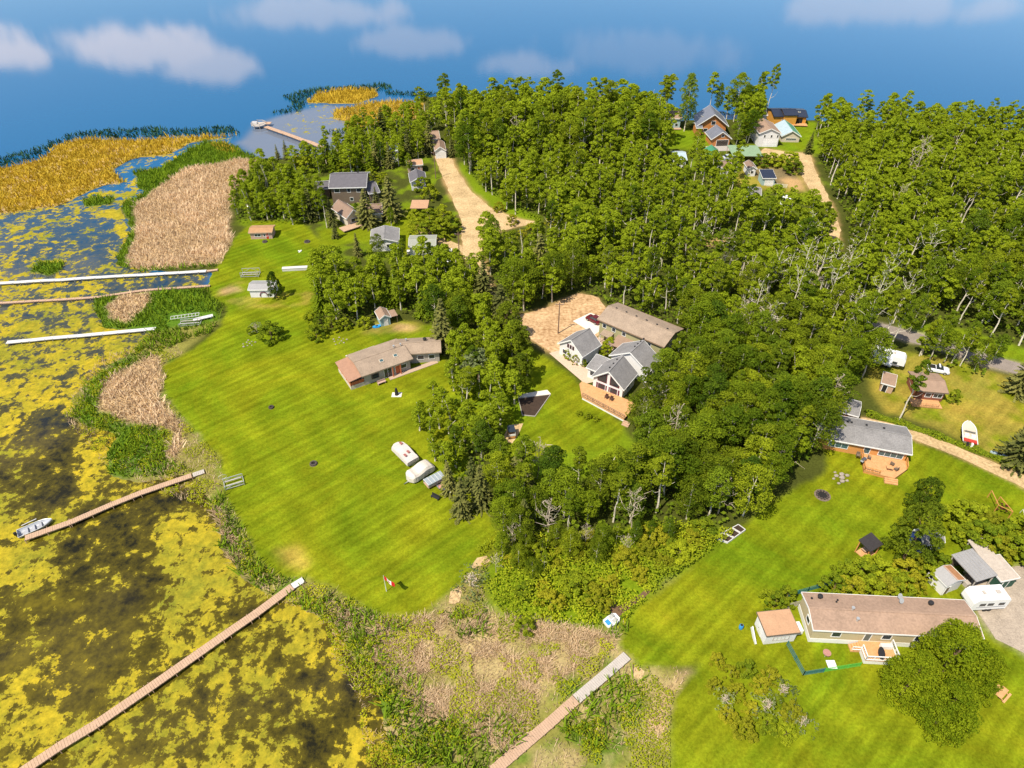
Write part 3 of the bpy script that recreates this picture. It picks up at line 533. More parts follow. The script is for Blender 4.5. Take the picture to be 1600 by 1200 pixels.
LANDM = [((1120,830),'by the raised garden beds'),((1240,745),'at the lawn edge by the fire pit'),((985,690),'beside the chalet deck'),((1040,600),'beside the grey chalet roof'),((1065,540),'at the end of the long tan roof'),((800,690),'behind the small brick oven'),((735,790),'beside the dusty spruces'),((790,860),'at the corner of the flag lawn'),((930,840),'above the yellow-green undergrowth'),((840,600),'beside the garden plot'),((700,540),'at the east end of the brown bungalow'),((605,500),'behind the small blue-white shed'),((500,480),'at the edge of the beach lawn'),((770,470),'beside the sand road bend'),((1345,600),'by the fifth-wheel camper'),((1300,640),'behind the grey-roofed house'),((900,465),'beside the dirt yard'),((660,700),'beside the covered boats'),((1200,620),'in the middle of the wood'),((1150,720),'in the lower part of the wood'),((1100,560),'near the tan-roofed house'),((1230,560),'in the upper part of the wood'),((1380,480),'beside the paved road'),((400,350),'behind the red-doored cabin'),((500,340),'left of the dark grey house'),((600,440),'below the grey-roofed cottage'),((680,440),'below the grey garage'),((900,760),'below the chalet lawn'),((1000,790),'in the lower wood above the undergrowth'),((1150,480),'two rows behind the long tan roof'),((1230,450),'in the upper middle wood'),((1330,520),'left of the fifth-wheel camper'),((1320,440),'where the right sand road meets the wood'),((1000,450),'behind the dark red car'),((1060,470),'behind the right half of the tan roof'),((850,450),'above the dirt yard'),((1450,470),'beyond the paved road'),((1540,510),'on the far verge of the paved road'),((1600,540),'beyond the road at the right edge'),((1480,565),'between the paved road and the pickup'),((1100,620),'right of the chalet roofs'),((1060,760),'at the lower end of the near wood'),((1180,690),'in the heart of the near wood'),((1260,640),'just left of the grey-roofed house'),((870,790),'in the left part of the lower wood'),((560,470),'in the poplar stand above the garden shed'),((650,470),'in the poplar stand below the grey garage'),((730,500),'between the tall spruce and the dirt yard'),((720,650),'right of the black covered heater'),((450,345),'in the west stand by the red-doored cabin')]
SHARE = {}
def note(o, lab, a, b): SHARE.setdefault(lab, []).append((o, a, b))
def single_out():
    for lab, L_ in SHARE.items():
        if len(L_) == 1: continue
        left = list(L_); g = lab
        for a, b in (('aspen', 'aspens'), ('bush', 'bushes'), ('spruce', 'spruces'), ('dead tree', 'dead trees')):
            if a in g: g = g.replace(a, b, 1); break
        for q in L_: q[0]['group'] = g
        def take(key, word, sg):
            if not left: return
            q = sorted(left, key=lambda t: sg * t[key])[0]; left.remove(q); q[0]['label'] = word + ' ' + lab
        if len(L_) <= 3: take(1, 'leftmost', 1); take(1, 'rightmost', -1)
        else:
            for key, word, sg in ((1, 'leftmost', 1), (1, 'rightmost', -1), (2, 'nearest', -1), (2, 'farthest', 1)): take(key, word, sg)
        for q in left: q[0]['label'] = ('middle ' if len(left) == 1 else 'inner ') + lab

for c in keep:
    si, kind, x, y, H, a, b_ = c; lm = min(LANDM, key=lambda q: (q[0][0] - a) ** 2 + (q[0][1] - b_) ** 2)[1]
    look = {'aspen': 'full green aspen', 'tall': 'tall bare-stemmed aspen', 'spruce': 'dark narrow spruce', 'dead': 'bare grey dead aspen', 'bush': 'light green bush'}[kind]
    hw = 'low ' if H < 8.3 else 'tallish ' if H > 12.4 and kind != 'tall' else ''
    where = STANDS[si][6].split(' in the ')[-1].split(' beside the ')[-1]
    lab = f"{hw}{look} {lm}"[:200]
    o = plant(kind, (x, y), H, lab, None, .95 + .3 * rng.rand()); o['group'] = lab + 's' if False else 'trees of the ' + STANDS[si][0] + ' wood'
    note(o, lab, a, b_)
    if kind == 'bush': o['group'] = 'bushes beside the covered boats'
lst = []; tr = MB(); small = {}
for k in ('aspen', 'tall', 'spruce', 'dead'):
    small[k] = []
    for i in range(4):
        if k == 'aspen': small[k].append(crown(12, 2.5, 3.4, 1600, .26, 'oval' if i % 2 else 'top', 28))
        elif k == 'tall': small[k].append(crown(15, 2.2, 8, 1200, .25, 'top', 18))
        elif k == 'spruce': small[k].append(PROTO['spruce'][i % 4]['arr'])
        else: small[k].append(crown(9, 1.6, 4, 60, .2, 'oval', 14))
for c in rest:
    si, kind, x, y, H, a, b_ = c
    if kind == 'bush': kind = 'aspen'
    V, F, v = small[kind][rng.randint(4)]; s = H / HN[kind]; w = s * (.98 + .32 * rng.rand()); t = rng.rand() * 6.28; ct, st = math.cos(t), math.sin(t)
    V2 = np.stack([(V[:, 0] * ct - V[:, 1] * st) * w + x, (V[:, 0] * st + V[:, 1] * ct) * w + y, V[:, 2] * s], 1)
    lst.append((V2, F, v * (1 if kind != 'spruce' else .4) + (rng.rand() * .62 - .08 if kind != 'spruce' else -.1)))
    h = H * .86; tr.tube([(x, y, -.2), (x + rng.randn() * .2, y + rng.randn() * .2, h * .5), (x + rng.randn() * .5, y + rng.randn() * .3, h)], [.19, .14, .04], 4, False)
V, F, v = merge(lst); print('forest quads', len(F))
tv = np.array([tuple(p) for p in tr.v]); tf = np.array(tr.f) + len(V)
me = npmesh('forest', np.concatenate([V, tv]), np.concatenate([F, tf]), ML, {'v': np.concatenate([v, np.zeros(len(tv))])})
me.materials.append(MTR); mi = np.zeros(len(F) + len(tf), np.int32); mi[len(F):] = 1; me.polygons.foreach_set('material_index', mi)
tag(link('forest', me), 'far mass of aspens filling the wood towards the lake', 'forest', kind='stuff')
CLEAR = [[(750,1225),(850,1124),(893,1084),(975,1016),(988,1030),(905,1104),(868,1140),(800,1225)], [(222,764),(300,736),(320,728),(324,742),(300,752),(225,778)], [(380,962),(455,908),(475,898),(482,908),(462,924),(400,970)], [(936,958),(966,954),(974,978),(950,990),(934,980)], [(0,438),(322,418),(344,418),(342,428),(322,428),(0,448)], [(0,466),(328,442),(330,450),(0,480)], [(0,530),(245,508),(247,518),(0,544)], [(262,490),(338,488),(340,504),(262,516)]]
# ---- reeds, sedge and undergrowth: nobody could count them
def scatter(name, polys, dens, h, w, m, label, excl=(), noise=None, spread=.5, hum=None, leafy=False, thr=-.05, ns=5.0, z0=-.1):
    Vs, Fs, vv, k = [], [], [], 0
    for poly in polys:
        wp = [W(*p) for p in poly]; x0, x1 = min(p.x for p in wp), max(p.x for p in wp); y0, y1 = min(p.y for p in wp), max(p.y for p in wp)
        n_ = int((x1 - x0) * (y1 - y0) * dens); x = x0 + (x1 - x0) * rng.rand(n_); y = y0 + (y1 - y0) * rng.rand(n_)
        ax, ay = PX(x + 1.2 * fbm(x, y, 5.0), y + 1.2 * fbm(x + 333, y + 77, 5.0)); ok = pip(ax, ay, poly)
        bx, by = PX(x, y)
        for e in list(excl) + CLEAR: ok &= ~pip(bx, by, e)
        f = fbm(x + (noise or 0) * 31, y, ns)
        if noise is not None: ok &= f > thr
        x, y, f = x[ok], y[ok], f[ok]; n_ = len(x)
        if not n_: continue
        if leafy:
            hm = hum * (.55 + .9 * np.clip(fbm(x + 7, y + 3, 3.4) + .3, 0, 1)); c = np.stack([x, y, hm * (.35 + .65 * np.sqrt(rng.rand(n_)))], 1)
            V, F = quads(c, unit(np.stack([rng.randn(n_) * .6, rng.randn(n_) * .6, np.ones(n_)], 1)), w * (.6 + .6 * rng.rand(n_))); vq = np.repeat(.1 + .45 * np.clip(fbm(x, y, 6) + .4, 0, 1) + .25 * rng.rand(n_), 4)
        else:
            a = rng.rand(n_) * 6.28; hh = h * (.6 + .6 * rng.rand(n_)) * (.8 + .5 * np.clip(f, -.4, .6)); d = np.stack([np.cos(a), np.sin(a), 0 * a], 1) * (w / 2)
            b_ = np.stack([x, y, np.full(n_, z0)], 1); t = b_ + np.stack([rng.randn(n_) * spread * hh, rng.randn(n_) * spread * hh, hh], 1)
            V = np.stack([b_ - d, b_ + d, t + d * .35, t - d * .35], 1).reshape(-1, 3); F = np.arange(4 * n_).reshape(n_, 4); vq = np.repeat(.05 + .4 * rng.rand(n_) + .5 * np.clip(f + .2, 0, .8), 4)
        Vs.append(V); Fs.append(F + k); vv.append(vq); k += len(V)
    o = link(name, npmesh(name, np.concatenate(Vs), np.concatenate(Fs), m, {'v': np.concatenate(vv)})); tag(o, label, name.replace('_', ' '), kind='stuff'); print(name, k // 4); return o
MTAN = leafmat('dry_reed', (.40, .28, .15), (.84, .63, .40), .25); MGRN = leafmat('green_reed', (.04, .085, .006), (.17, .25, .012), .2); MGLD = leafmat('golden_reed', (.34, .22, .015), (.68, .47, .05), .25)
MHRB = leafmat('marsh_herbs', (.16, .20, .006), (.45, .44, .015), .25); MBUL = leafmat('bulrush', (.015, .05, .02), (.05, .11, .04), .1)
BEDS = [TAN1, TAN2, TAN3]
scatter('dry_reeds', BEDS, 9, 1.3, .26, MTAN, 'dense pale tan dry reed bed beside the lagoon')
scatter('dry_marsh_reeds', [TANB, TANC, BELT], 9, .7, .10, MTAN, 'broken tan reed tufts in the marsh below the flag lawn', excl=[LAWN1, LAWN3, UNDER], noise=2, thr=-.3)
scatter('reed_clumps', [TANB, [(470,925),(560,950),(640,1000),(700,1120),(640,1090),(560,1000),(480,945)], [(330,770),(360,830),(385,880),(365,880),(330,800)]], 60, .8, .09, MTAN, 'thick tufts of pale pinkish dead reeds in the lower marsh', excl=[LAWN1, LAWN3], noise=33, thr=-.06, ns=2.2, spread=.8)
GEDGE = [[(440,940),(520,925),(560,950),(640,975),(600,1010),(640,1060),(690,1120),(720,1200),(620,1200),(590,1100),(560,1020),(510,965)],[(330,780),(350,770),(400,870),(440,905),(480,915),(440,940),(395,912),(345,850)],[(112,650),(150,590),(205,553),(240,515),(300,525),(345,495),(330,520),(260,545),(215,575),(165,600),(150,645),(255,672),(265,720),(290,735),(250,745),(172,742),(165,710),(180,680)],[(145,490),(148,466),(190,455),(320,448),(350,470),(345,500),(280,520),(240,517),(160,512)],
 [(190,318),(225,300),(208,268),(250,262),(285,240),(320,222),(350,222),(400,245),(372,252),(300,262),(235,300),(205,335),(212,365),(198,405),(215,422),(345,412),(340,424),(215,426),(178,412),(206,362)], [(700,960),(760,955),(765,1000),(720,1005)], [(880,1100),(960,1050),(1010,1060),(1000,1120),(940,1180),(880,1160)], [(650,1130),(800,1120),(840,1160),(780,1230),(660,1230)], [(930,960),(970,950),(985,985),(950,1000)], ISL, ISL2]
scatter('green_reeds', GEDGE, 6, 1.5, .30, MGRN, 'dark green cattails along the edge of the lagoon', excl=[LAWN1, TAN1, TAN2, TAN3])
scatter('golden_reeds', [GOLD, GOLD2, SPIT, [(330,225),(350,222),(375,240),(340,240)]], 3.2, 1.6, .38, MGLD, 'golden yellow reeds standing in the shallow lake edge')
scatter('marsh_herbs', [BELT], 30, .5, .13, MHRB, 'yellow green herbs growing through the marsh', excl=[LAWN1, LAWN3, UNDER, TAN3], noise=5, thr=-.02, ns=2.8, leafy=True, hum=.7)
scatter('undergrowth', [UNDER, [(745,860),(790,830),(800,860),(770,900)], [(1050,830),(1130,840),(1000,940)]], 20, .5, .17, MBU, 'bright yellow green undergrowth below the wood', leafy=True, hum=2.1, noise=21, thr=-.42, excl=[LAWN3, [(700,900),(770,860),(775,900),(715,950)]])
scatter('bulrushes', [[(-60,262),(0,248),(60,232),(100,212),(140,204),(220,200),(300,202),(360,196),(376,208),(300,213),(200,216),(130,214),(95,226),(60,248),(0,262),(-60,275)], [(440,150),(480,140),(600,130),(615,138),(590,142),(530,140),(495,146),(478,160),(470,175),(420,178),(460,162)], [(600,142),(690,146),(660,152),(600,148)], [(500,208),(560,196),(570,206),(520,212)]], 1.6, 1.3, .45, MBUL, 'dark bulrushes standing out in the blue lake')
scatter('forest_floor', [s[1] for s in STANDS if s[0] not in ('hazel',)], 1.6, .5, .42, MLG, 'low green undergrowth under the trees', leafy=True, hum=2.2, excl=EXCL[:7])
# ---------------- buildings ----------------
M_ = {}
_pav = lambda: mm('paver_stones', (.50, .36, .26), .85, .15, 2.5)
def mm(key, *a, **k):
    if key not in M_:
        a = list(a); f = .9 if min(a[0]) > .6 else .78; a[0] = tuple(c * f for c in a[0])
        if k.get('col2'): k['col2'] = tuple(c * f for c in k['col2'])
        M_[key] = mat(key, *a, **k)
    return M_[key]
white = mm('white_paint', (.74, .72, .68), .6, .07, 1.0); trimw = mm('white_trim', (.78, .76, .72), .5, .04, 2.0)
grey_sh = mm('grey_shingles', (.25, .235, .225), .9, .26, .5, rowscale=3.2, bump=.3); dark_sh = mm('charcoal_shingles', (.135, .125, .135), .9, .18, 1.2, bump=.3)
tan_sh = mm('tan_shingles', (.35, .26, .185), .9, .24, .5, bump=.3); brn_sh = mm('brown_shingles', (.34, .225, .155), .9, .18, 1.0, bump=.3); pink_sh = mm('rosy_brown_shingles', (.37, .245, .17), .9, .2, .35, bump=.25)
navy_rf = mm('navy_metal', (.035, .045, .075), .45, .1, .6, .3); green_rf = mm('green_metal', (.07, .27, .14), .5, .12, .8); pgreen_rf = mm('faded_green_roofing', (.24, .34, .20), .85, .15, .7)
blk_rf = mm('black_metal_roof', (.045, .038, .036), .55, .15, .8); metal_rf = mm('galvanised_sheet', (.42, .40, .38), .45, .12, .7, .25, rowscale=0); silver_rf = mm('pale_blue_metal', (.42, .52, .56), .5, .12, .7)
rust_rf = mm('rusty_shingles', (.46, .22, .10), .9, .22, 1.2, bump=.3); tan_flat = mm('tan_felt_roof', (.52, .30, .17), .9, .12, .6)
beige = mm('beige_siding', (.56, .46, .27), .75, .07, .8, rowscale=1.4); olive = mm('olive_siding', (.40, .37, .19), .75, .08, .8, rowscale=1.2); brownw = mm('brown_siding', (.19, .14, .10), .8, .12, .8, rowscale=1.2)
greyw = mm('grey_stucco', (.42, .37, .32), .85, .1, .8); whitew = mm('white_siding', (.72, .70, .68), .65, .06, .7, rowscale=1.3); orangew = mm('orange_timber', (.66, .30, .09), .65, .15, 1.2, rowscale=1.0); logw = mm('log_wall', (.58, .23, .07), .65, .2, 1.2, rowscale=1.0)
cream = mm('cream_siding', (.66, .56, .43), .8, .08, .8, rowscale=1.2); pblue = mm('pale_blue_siding', (.36, .50, .50), .75, .06, .8, rowscale=1.2); bluew = mm('deep_blue_siding', (.03, .06, .22), .7, .1, 1); dgreen = mm('dark_green_siding', (.03, .09, .06), .7, .15, 1)
redp = mm('red_paint', (.52, .05, .03), .6, .1, 1.2); orp = mm('orange_red_paint', (.62, .17, .07), .6, .12, 1.5); pinkw = mm('faded_pink_siding', (.55, .36, .28), .8, .1, 1)
deckm = mm('cedar_deck', (.60, .30, .12), .75, .15, 1.6, col2=(.66, .36, .16)); wood = mm('weathered_planks', (.52, .34, .22), .85, .16, 1.4, bump=.2); gwood = mm('grey_planks', (.50, .44, .38), .85, .15, 1.4); pwood = mm('pale_dock_planks', (.66, .63, .60), .75, .08, 1.2)
glass = mm('window_glass', (.03, .04, .05), .12, .2, .5, spec=.6); glassb = mm('lake_blue_glass', (.06, .12, .13), .12, .2, .5, spec=.6); dark = mm('dark_opening', (.02, .018, .016), .9, .2, 1); alu = mm('bare_aluminium', (.60, .60, .58), .4, .08, 2.0, .5)
black = mm('black_metal', (.025, .024, .025), .6, .1, 2); concrete = mm('grey_concrete', (.42, .38, .33), .9, .12, .8); soil = mm('dark_soil', (.055, .034, .022), .98, .3, 1.2, bump=.8); brick = mm('brick_red', (.38, .13, .07), .85, .2, 2)

class House:
    def __init__(s, name, label, cat, pL, pR, depth, ez, group=None, base=None):
        """roof outline: near eave corners pL, pR (photo points at height ez) and a back corner or a depth in metres"""
        A, B = W(*pL, ez), W(*pR, ez); d = B - A; s.L = d.length; s.a = math.atan2(d.y, d.x)
        nrm = Vector((-d.y, d.x, 0)).normalized()
        s.D = depth if not hasattr(depth, '__len__') else abs((W(*depth, ez) - A).dot(nrm))
        s.ez = ez; s.world = Matrix.Translation((A.x, A.y, 0)) @ Matrix.Rotation(s.a, 4, 'Z')
        if base is None: s.e = thing(name, label, cat, (A.x, A.y, 0), s.a, group); s.M = Matrix.Identity(4); s.rootM = s.world
        else: s.e = base.e; s.M = base.rootM.inverted() @ s.world; s.rootM = base.rootM
    def put(s, mb, name, m, parent=None, bevel=0):
        mb.v = [tuple(s.M @ Vector(v)) for v in mb.v]; return mb.build(name, m, parent or s.e, bevel)
    def body(s, axis, rise, wallm, roofm, oh=.4, trim=None, t=.16, skirt=None, gambrel=False, wallh=None, ridge=.5):
        L, D, ez = s.L, s.D, s.ez; s.oh = oh; s.axis = axis; s.rise = rise; s.ridge = ridge
        span = D if axis in 'xs' else L; r0 = ridge * span
        if axis == 's': prof = [(0, ez), (span, ez + rise)]
        elif gambrel: prof = [(0, ez), (span * .2, ez + rise * .7), (r0, ez + rise), (span * .8, ez + rise * .7), (span, ez)]
        else: prof = [(0, ez), (r0, ez + rise), (span, ez)]
        s.prof = prof
        sec = prof + [(p, z - t) for p, z in prof[::-1]]
        ln = L if axis in 'xs' else D
        def ext(sec, a, b):
            mb = MB(); n = len(sec); f = (lambda p, z, q: (q, p, z)) if axis in 'xs' else (lambda p, z, q: (p, q, z))
            vs = [f(p, z, q) for q in (a, b) for p, z in sec]; mb.add(vs, [(i, (i + 1) % n, n + (i + 1) % n, n + i) for i in range(n)])
            h = n // 2
            for k in (0, n):   # caps as quads, so the chevron closes cleanly
                for i in range(h - 1): mb.add([vs[k + i], vs[k + i + 1], vs[k + n - 2 - i], vs[k + n - 1 - i]], [(0, 1, 2, 3)])
            return mb
        s.roof = s.put(ext(sec, 0, ln), 'roof', roofm)
        zt = lambda p: s.zp(p) - t - .01
        pr = [(p, min(z - t - .01, z)) for p, z in prof[1:-1]]
        w = [(oh, -.1), (oh, zt(oh))] + pr + [(span - oh, zt(span - oh)), (span - oh, -.1)]
        mb = MB(); n = len(w); f = (lambda p, z, q: (q, p, z)) if axis in 'xs' else (lambda p, z, q: (p, q, z))
        vs = [f(p, z, q) for q in (oh, ln - oh) for p, z in w]
        mb.add(vs, [tuple(range(n)), tuple(range(n, 2 * n))] + [(i, (i + 1) % n, n + (i + 1) % n, n + i) for i in range(n)])
        s.wall = s.put(mb, 'wall', wallm)
        if axis != 's' and not gambrel:
            rc = MB(); fr_ = (lambda p, z, q: (q, p, z)) if axis in 'xs' else (lambda p, z, q: (p, q, z)); rc.bar(fr_(r0, ez + rise + .015, .02), fr_(r0, ez + rise + .015, ln - .02), .3, .05); s.put(rc, 'ridge_cap', roofm)
        if trim:
            tb = MB()
            for q in (-.02, ln + .02):
                for (p0, z0), (p1, z1) in zip(prof[:-1], prof[1:]): tb.bar(f(p0, z0 - t / 2 - .03, q), f(p1, z1 - t / 2 - .03, q), .05, t + .1)
            for p, z in (prof[0], prof[-1]): tb.bar(f(p + (-.03 if p == 0 else .03), z - t / 2 - .03, -.04), f(p + (-.03 if p == 0 else .03), z - t / 2 - .03, ln + .04), .06, t + .1)
            s.put(tb, 'trim', trim)
        if skirt: s.put(MB().box(oh - .04, L - oh + .04, oh - .04, D - oh + .04, -.1, skirt[0]), 'skirting', skirt[1])
        return s
    def zp(s, p):
        for (a, z0), (b, z1) in zip(s.prof[:-1], s.prof[1:]):
            if p <= b + 1e-6: return z0 + (z1 - z0) * (p - a) / (b - a)
        return s.prof[-1][1]
    def rz(s, x, y): return s.zp(y if s.axis in 'xs' else x)
    def fpt(s, face, u, z, out):
        oh, L, D = s.oh, s.L, s.D
        return {'F': (oh + u, oh - out, z), 'B': (oh + u, D - oh + out, z), 'L': (oh - out, oh + u, z), 'R': (L - oh + out, oh + u, z)}[face]
    def panel(s, face, u, z, w, h, o0, o1):
        a = s.fpt(face, u, z, o0); b = s.fpt(face, u + w, z + h, o1)
        return MB().box(min(a[0], b[0]), max(a[0], b[0]), min(a[1], b[1]), max(a[1], b[1]), a[2], b[2])
    def win(s, face, u, z, w, h, frame=None, g=None, bars=1, name='window', door=False):
        frame = frame or trimw; g = g or glass; mb = MB(); t = .09
        for q in ((u - t, z - t, w + 2 * t, t), (u - t, z + h, w + 2 * t, t), (u - t, z, t, h), (u + w, z, t, h)):
            o = s.panel(face, *q, -.02, .07); mb.add(o.v, o.f)
        for i in range(1, bars): o = s.panel(face, u + w * i / bars - .03, z, .06, h, -.02, .055); mb.add(o.v, o.f)
        f = s.put(mb, name, frame); s.put(s.panel(face, u, z, w, h, -.02, .035), 'pane', g, f); return f
    def door(s, face, u, w=.95, h=2.1, m=None, z=.02, gar=False):
        f = s.put(s.panel(face, u, z, w, h, -.02, .05), 'garage_door' if gar else 'door', m or white)
        mb = MB()
        for q in ((u - .1, z, .1, h + .1), (u + w, z, .1, h + .1), (u, z + h, w, .1)): o = s.panel(face, *q, -.02, .075); mb.add(o.v, o.f)
        s.put(mb, 'door_frame', trimw, f)
        if gar:
            mb = MB()
            for i in range(1, 4): o = s.panel(face, u + .05, z + h * i / 4 - .015, w - .1, .03, .04, .06); mb.add(o.v, o.f)
            s.put(mb, 'panel_joint', concrete, f)
        else: s.put(s.panel(face, u + w - .16, z + .95, .08, .08, .04, .11), 'handle', black, f)
        return f
    def vent(s, x, y, kind='box', r=.18):
        z = s.rz(x, y); mb = MB()
        if kind == 'box': mb.box(x - r, x + r, y - r, y + r, z - .1, z + .22); return s.put(mb, 'roof_vent', black)
        if kind == 'pipe': mb.tube([(x, y, z - .1), (x, y, z + .5)], r * .5, 8); mb.tube([(x, y, z + .5), (x, y, z + .62)], r * .8, 8); return s.put(mb, 'roof_pipe', alu)
        if kind == 'turbine': mb.tube([(x, y, z - .1), (x, y, z + .25), (x, y, z + .45), (x, y, z + .6), (x, y, z + .66)], [r, r, r * 1.5, r * 1.3, .05], 10); return s.put(mb, 'roof_vent', black)
        if kind == 'sky':
            z2 = s.rz(x, y + .5); mb.bar((x, y - .4, s.rz(x, y - .4) + .06), (x, y + .4, s.rz(x, y + .4) + .06), .9, .16); f = s.put(mb, 'skylight', cream)
            p = MB().bar((x, y - .3, s.rz(x, y - .3) + .12), (x, y + .3, s.rz(x, y + .3) + .12), .7, .1); s.put(p, 'pane', glassb, f); return f
        if kind == 'dish':
            mb.tube([(x, y, z - .05), (x, y, z + .5)], .03, 6)
            c = Vector((x, y - .1, z + .6)); ax = Vector((.3, -.7, .6)).normalized(); pts = [c - ax * .0, c + ax * .03, c + ax * .09]; mb.tube(pts, [.04, .28, .42], 12); return s.put(mb, 'satellite_dish', alu)
def box_thing(h, name, x0, x1, y0, y1, z0, z1, m, parent=None): return h.put(MB().box(x0, x1, y0, y1, z0, z1), name, m, parent)
def railing(h, pts, z, hgt, m, name='railing', gap=1.2, bal=.0, parent=None, w=.07):
    mb = MB()
    for a, b in zip(pts[:-1], pts[1:]):
        a, b = Vector((*a, z)), Vector((*b, z)); k = max(1, round((b - a).length / gap))
        for i in range(k + 1): p = a.lerp(b, i / k); mb.box(p.x - w / 2, p.x + w / 2, p.y - w / 2, p.y + w / 2, z, z + hgt)
        for zz in (hgt, hgt * .12): mb.bar(a + Vector((0, 0, zz)), b + Vector((0, 0, zz)), w * 1.3, w * .8)
        if bal:
            k = max(1, int((b - a).length / bal))
            for i in range(k): p = a.lerp(b, (i + .5) / k); mb.bar(p + Vector((0, 0, hgt * .12)), p + Vector((0, 0, hgt)), .035)
    return h.put(mb, name, m, parent)

# brown-roofed bungalow on the big lawn
h = House('bungalow', 'long brown-roofed bungalow with an orange-railed porch on the big lawn', 'house', (565.6,588.4), (645.3,560.3), (534.7,557.5), 2.9)
h.body('x', 1.0, greyw, tan_sh, .55, tan_sh); L, D = h.L, h.D
h.win('F', 1.6, .9, 1.5, 1.1, mm('brown_frame', (.2,.13,.09), .7)); h.win('F', 4.4, .1, 1.6, 2.1, trimw, bars=2, name='patio_door', door=True)
h.door('F', 6.9, 1.0, 2.1, orp); h.win('F', 8.2, 1.0, 1.2, .9); h.win('B', 2, 1, 1.5, 1); h.win('B', 6, 1, 1.5, 1)
for x, y in ((L * .46, D * .25), (L * .74, D * .26)): h.vent(x, y, 'sky')
h.vent(L * .8, D * .52, 'pipe', .3); h.vent(L * .93, D * .5, 'pipe', .25)
w2 = House('', '', '', (617,554.6), (689.4,550), (694,525.6), 2.86, base=h); w2.body('x', .95, greyw, tan_sh, .5, tan_sh)
w2.win('F', w2.L - 5.6, .9, 1.3, 1.0); w2.win('F', w2.L - 3.2, .9, 1.2, 1.0); w2.vent(w2.L - 3.4, 3.6, 'turbine', .3); w2.vent(w2.L - 7.4, 4.0, 'pipe', .28)
px0, px1 = -2.5, .5
h.put(MB().bar((px0 - .3, D * .5, 2.32), (px1 + .2, D * .5, 2.74), D - .6, .12), 'porch_roof', mm('red_brown_shingles', (.40, .22, .14), .9, .15, 1))
pw = MB(); pw.box(px0, px1, .6, .7, -.1, .95); pw.box(px0, px0 + .1, .7, D - .8, -.1, .95); pw.box(px0, px1, D - .8, D - .7, -.1, .95); h.put(pw, 'porch_wall', cream)
pr = MB()
for y in (.65, D - .75):
    for zz in (1.15, 1.4, 1.65): pr.bar((px0, y, zz), (px1, y, zz), .06, .17)
for zz in (1.15, 1.4, 1.65): pr.bar((px0 + .05, .65, zz), (px0 + .05, D - .75, zz), .06, .17)
h.put(pr, 'porch_screen', orp); pp = MB()
for y in (.65, D * .36, D * .66, D - .75): pp.box(px0 - .02, px0 + .12, y - .07, y + .07, .95, 2.3)
h.put(pp, 'porch_post', orp); h.put(MB().box(px0 + .1, px1, .7, D - .8, -.05, .2), 'porch_floor', wood)
h.put(MB().box(5.6, L + 5.4, -.7, .5, -.05, .12), 'patio', _pav()); h.put(MB().bar((-.2, D + .05, 2.75), (L * .55, D + .1, 2.75), .3, .12), 'gutter', white)
h.put(MB().box(6.55, 6.75, -.1, .1, 0, 2.5), 'porch_post', orp); h.put(MB().box(8.3, 8.5, -.1, .1, 0, 2.5), 'porch_post', orp)
BUNG = h
# white chalet: garage
h = House('garage', 'white gabled garage with three small upper windows by the chalet yard', 'garage', (871.3,536.5), (910.3,558.4), (941.3,539.7), 2.8)
h.body('y', 2.7, whitew, grey_sh, .35, trimw)
for i in range(3): h.win('F', h.L / 2 - 1.35 + .72 * i, 3.05, .32, .75, mm('maroon_frame', (.16, .02, .04), .6))
h.win('F', 1.0, .9, 1.0, 1.0); h.door('B', 1.2, 3.0, 2.3, white, gar=True)
# chalet
h = House('chalet', 'white A-fronted chalet with tall gable windows and a cedar deck', 'house', (922.9,589.4), (975,610), (1007.8,587.5), 3.0)
h.body('y', 3.1, whitew, grey_sh, .45, trimw); CHA = h; L, D = h.L, h.D; mar = mm('maroon_frame')
for u in (1.1, L - .9 - 2.9): h.win('F', u + .15, .9, 1.5, 1.05, mar, bars=2)
for u in (.75, 2.85, L - 3.95, L - 1.85): h.put(h.panel('F', u, .8, .3, 1.25, -.02, .08), 'shutter', mar)
for s0, s1 in ((.9, L / 2 - .75), (L / 2 - .1, L - 1.7)):      # slanted upper glazing under the roof slopes
    mb = MB(); y = .45 - .06; x0, x1 = s0 + .45, s1 + .45; zt = lambda x: h.zp(x) - .75
    left = x0 < L / 2 - 1; a, b_ = (x0, x1)
    tri = [(a, 2.6), (b_, 2.6), (b_, zt(b_)), (a, max(2.75, zt(a)))]
    mb.add([(x, y, z) for x, z in tri] + [(x, y + .1, z) for x, z in tri], [(0, 1, 2, 3), (7, 6, 5, 4), (0, 4, 5, 1), (1, 5, 6, 2), (2, 6, 7, 3), (3, 7, 4, 0)])
    f = h.put(mb, 'gable_window', mar); mb = MB(); cx_ = sum(p[0] for p in tri) / 4; cz_ = sum(p[1] for p in tri) / 4; t2 = [(cx_ + (x - cx_) * .86, cz_ + (z - cz_) * .8) for x, z in tri]
    mb.add([(x, y - .02, z) for x, z in t2] + [(x, y + .1, z) for x, z in t2], [(0, 1, 2, 3), (7, 6, 5, 4), (0, 4, 5, 1), (1, 5, 6, 2), (2, 6, 7, 3), (3, 7, 4, 0)]); h.put(mb, 'pane', glass, f)
h.door('F', L / 2 - .9, .95, 2.1, white); h.win('R', 2, 1, 1.3, 1); h.win('L', 1.5, 1, 1.2, 1)
for i in range(3): h.vent(L * .42, 1.8 + i * 1.6, 'box', .13)
w2 = House('', '', '', (951.6,555.3), (1013.4,582.8), (1039.7,565), 3.1, base=h); w2.body('y', 3.0, whitew, grey_sh, .4, trimw); w2.win('L', 2, 1.2, 1.2, 1)
for i in range(4): w2.vent(w2.L * .46, 2.6 + i * 1.2, 'box', .13)
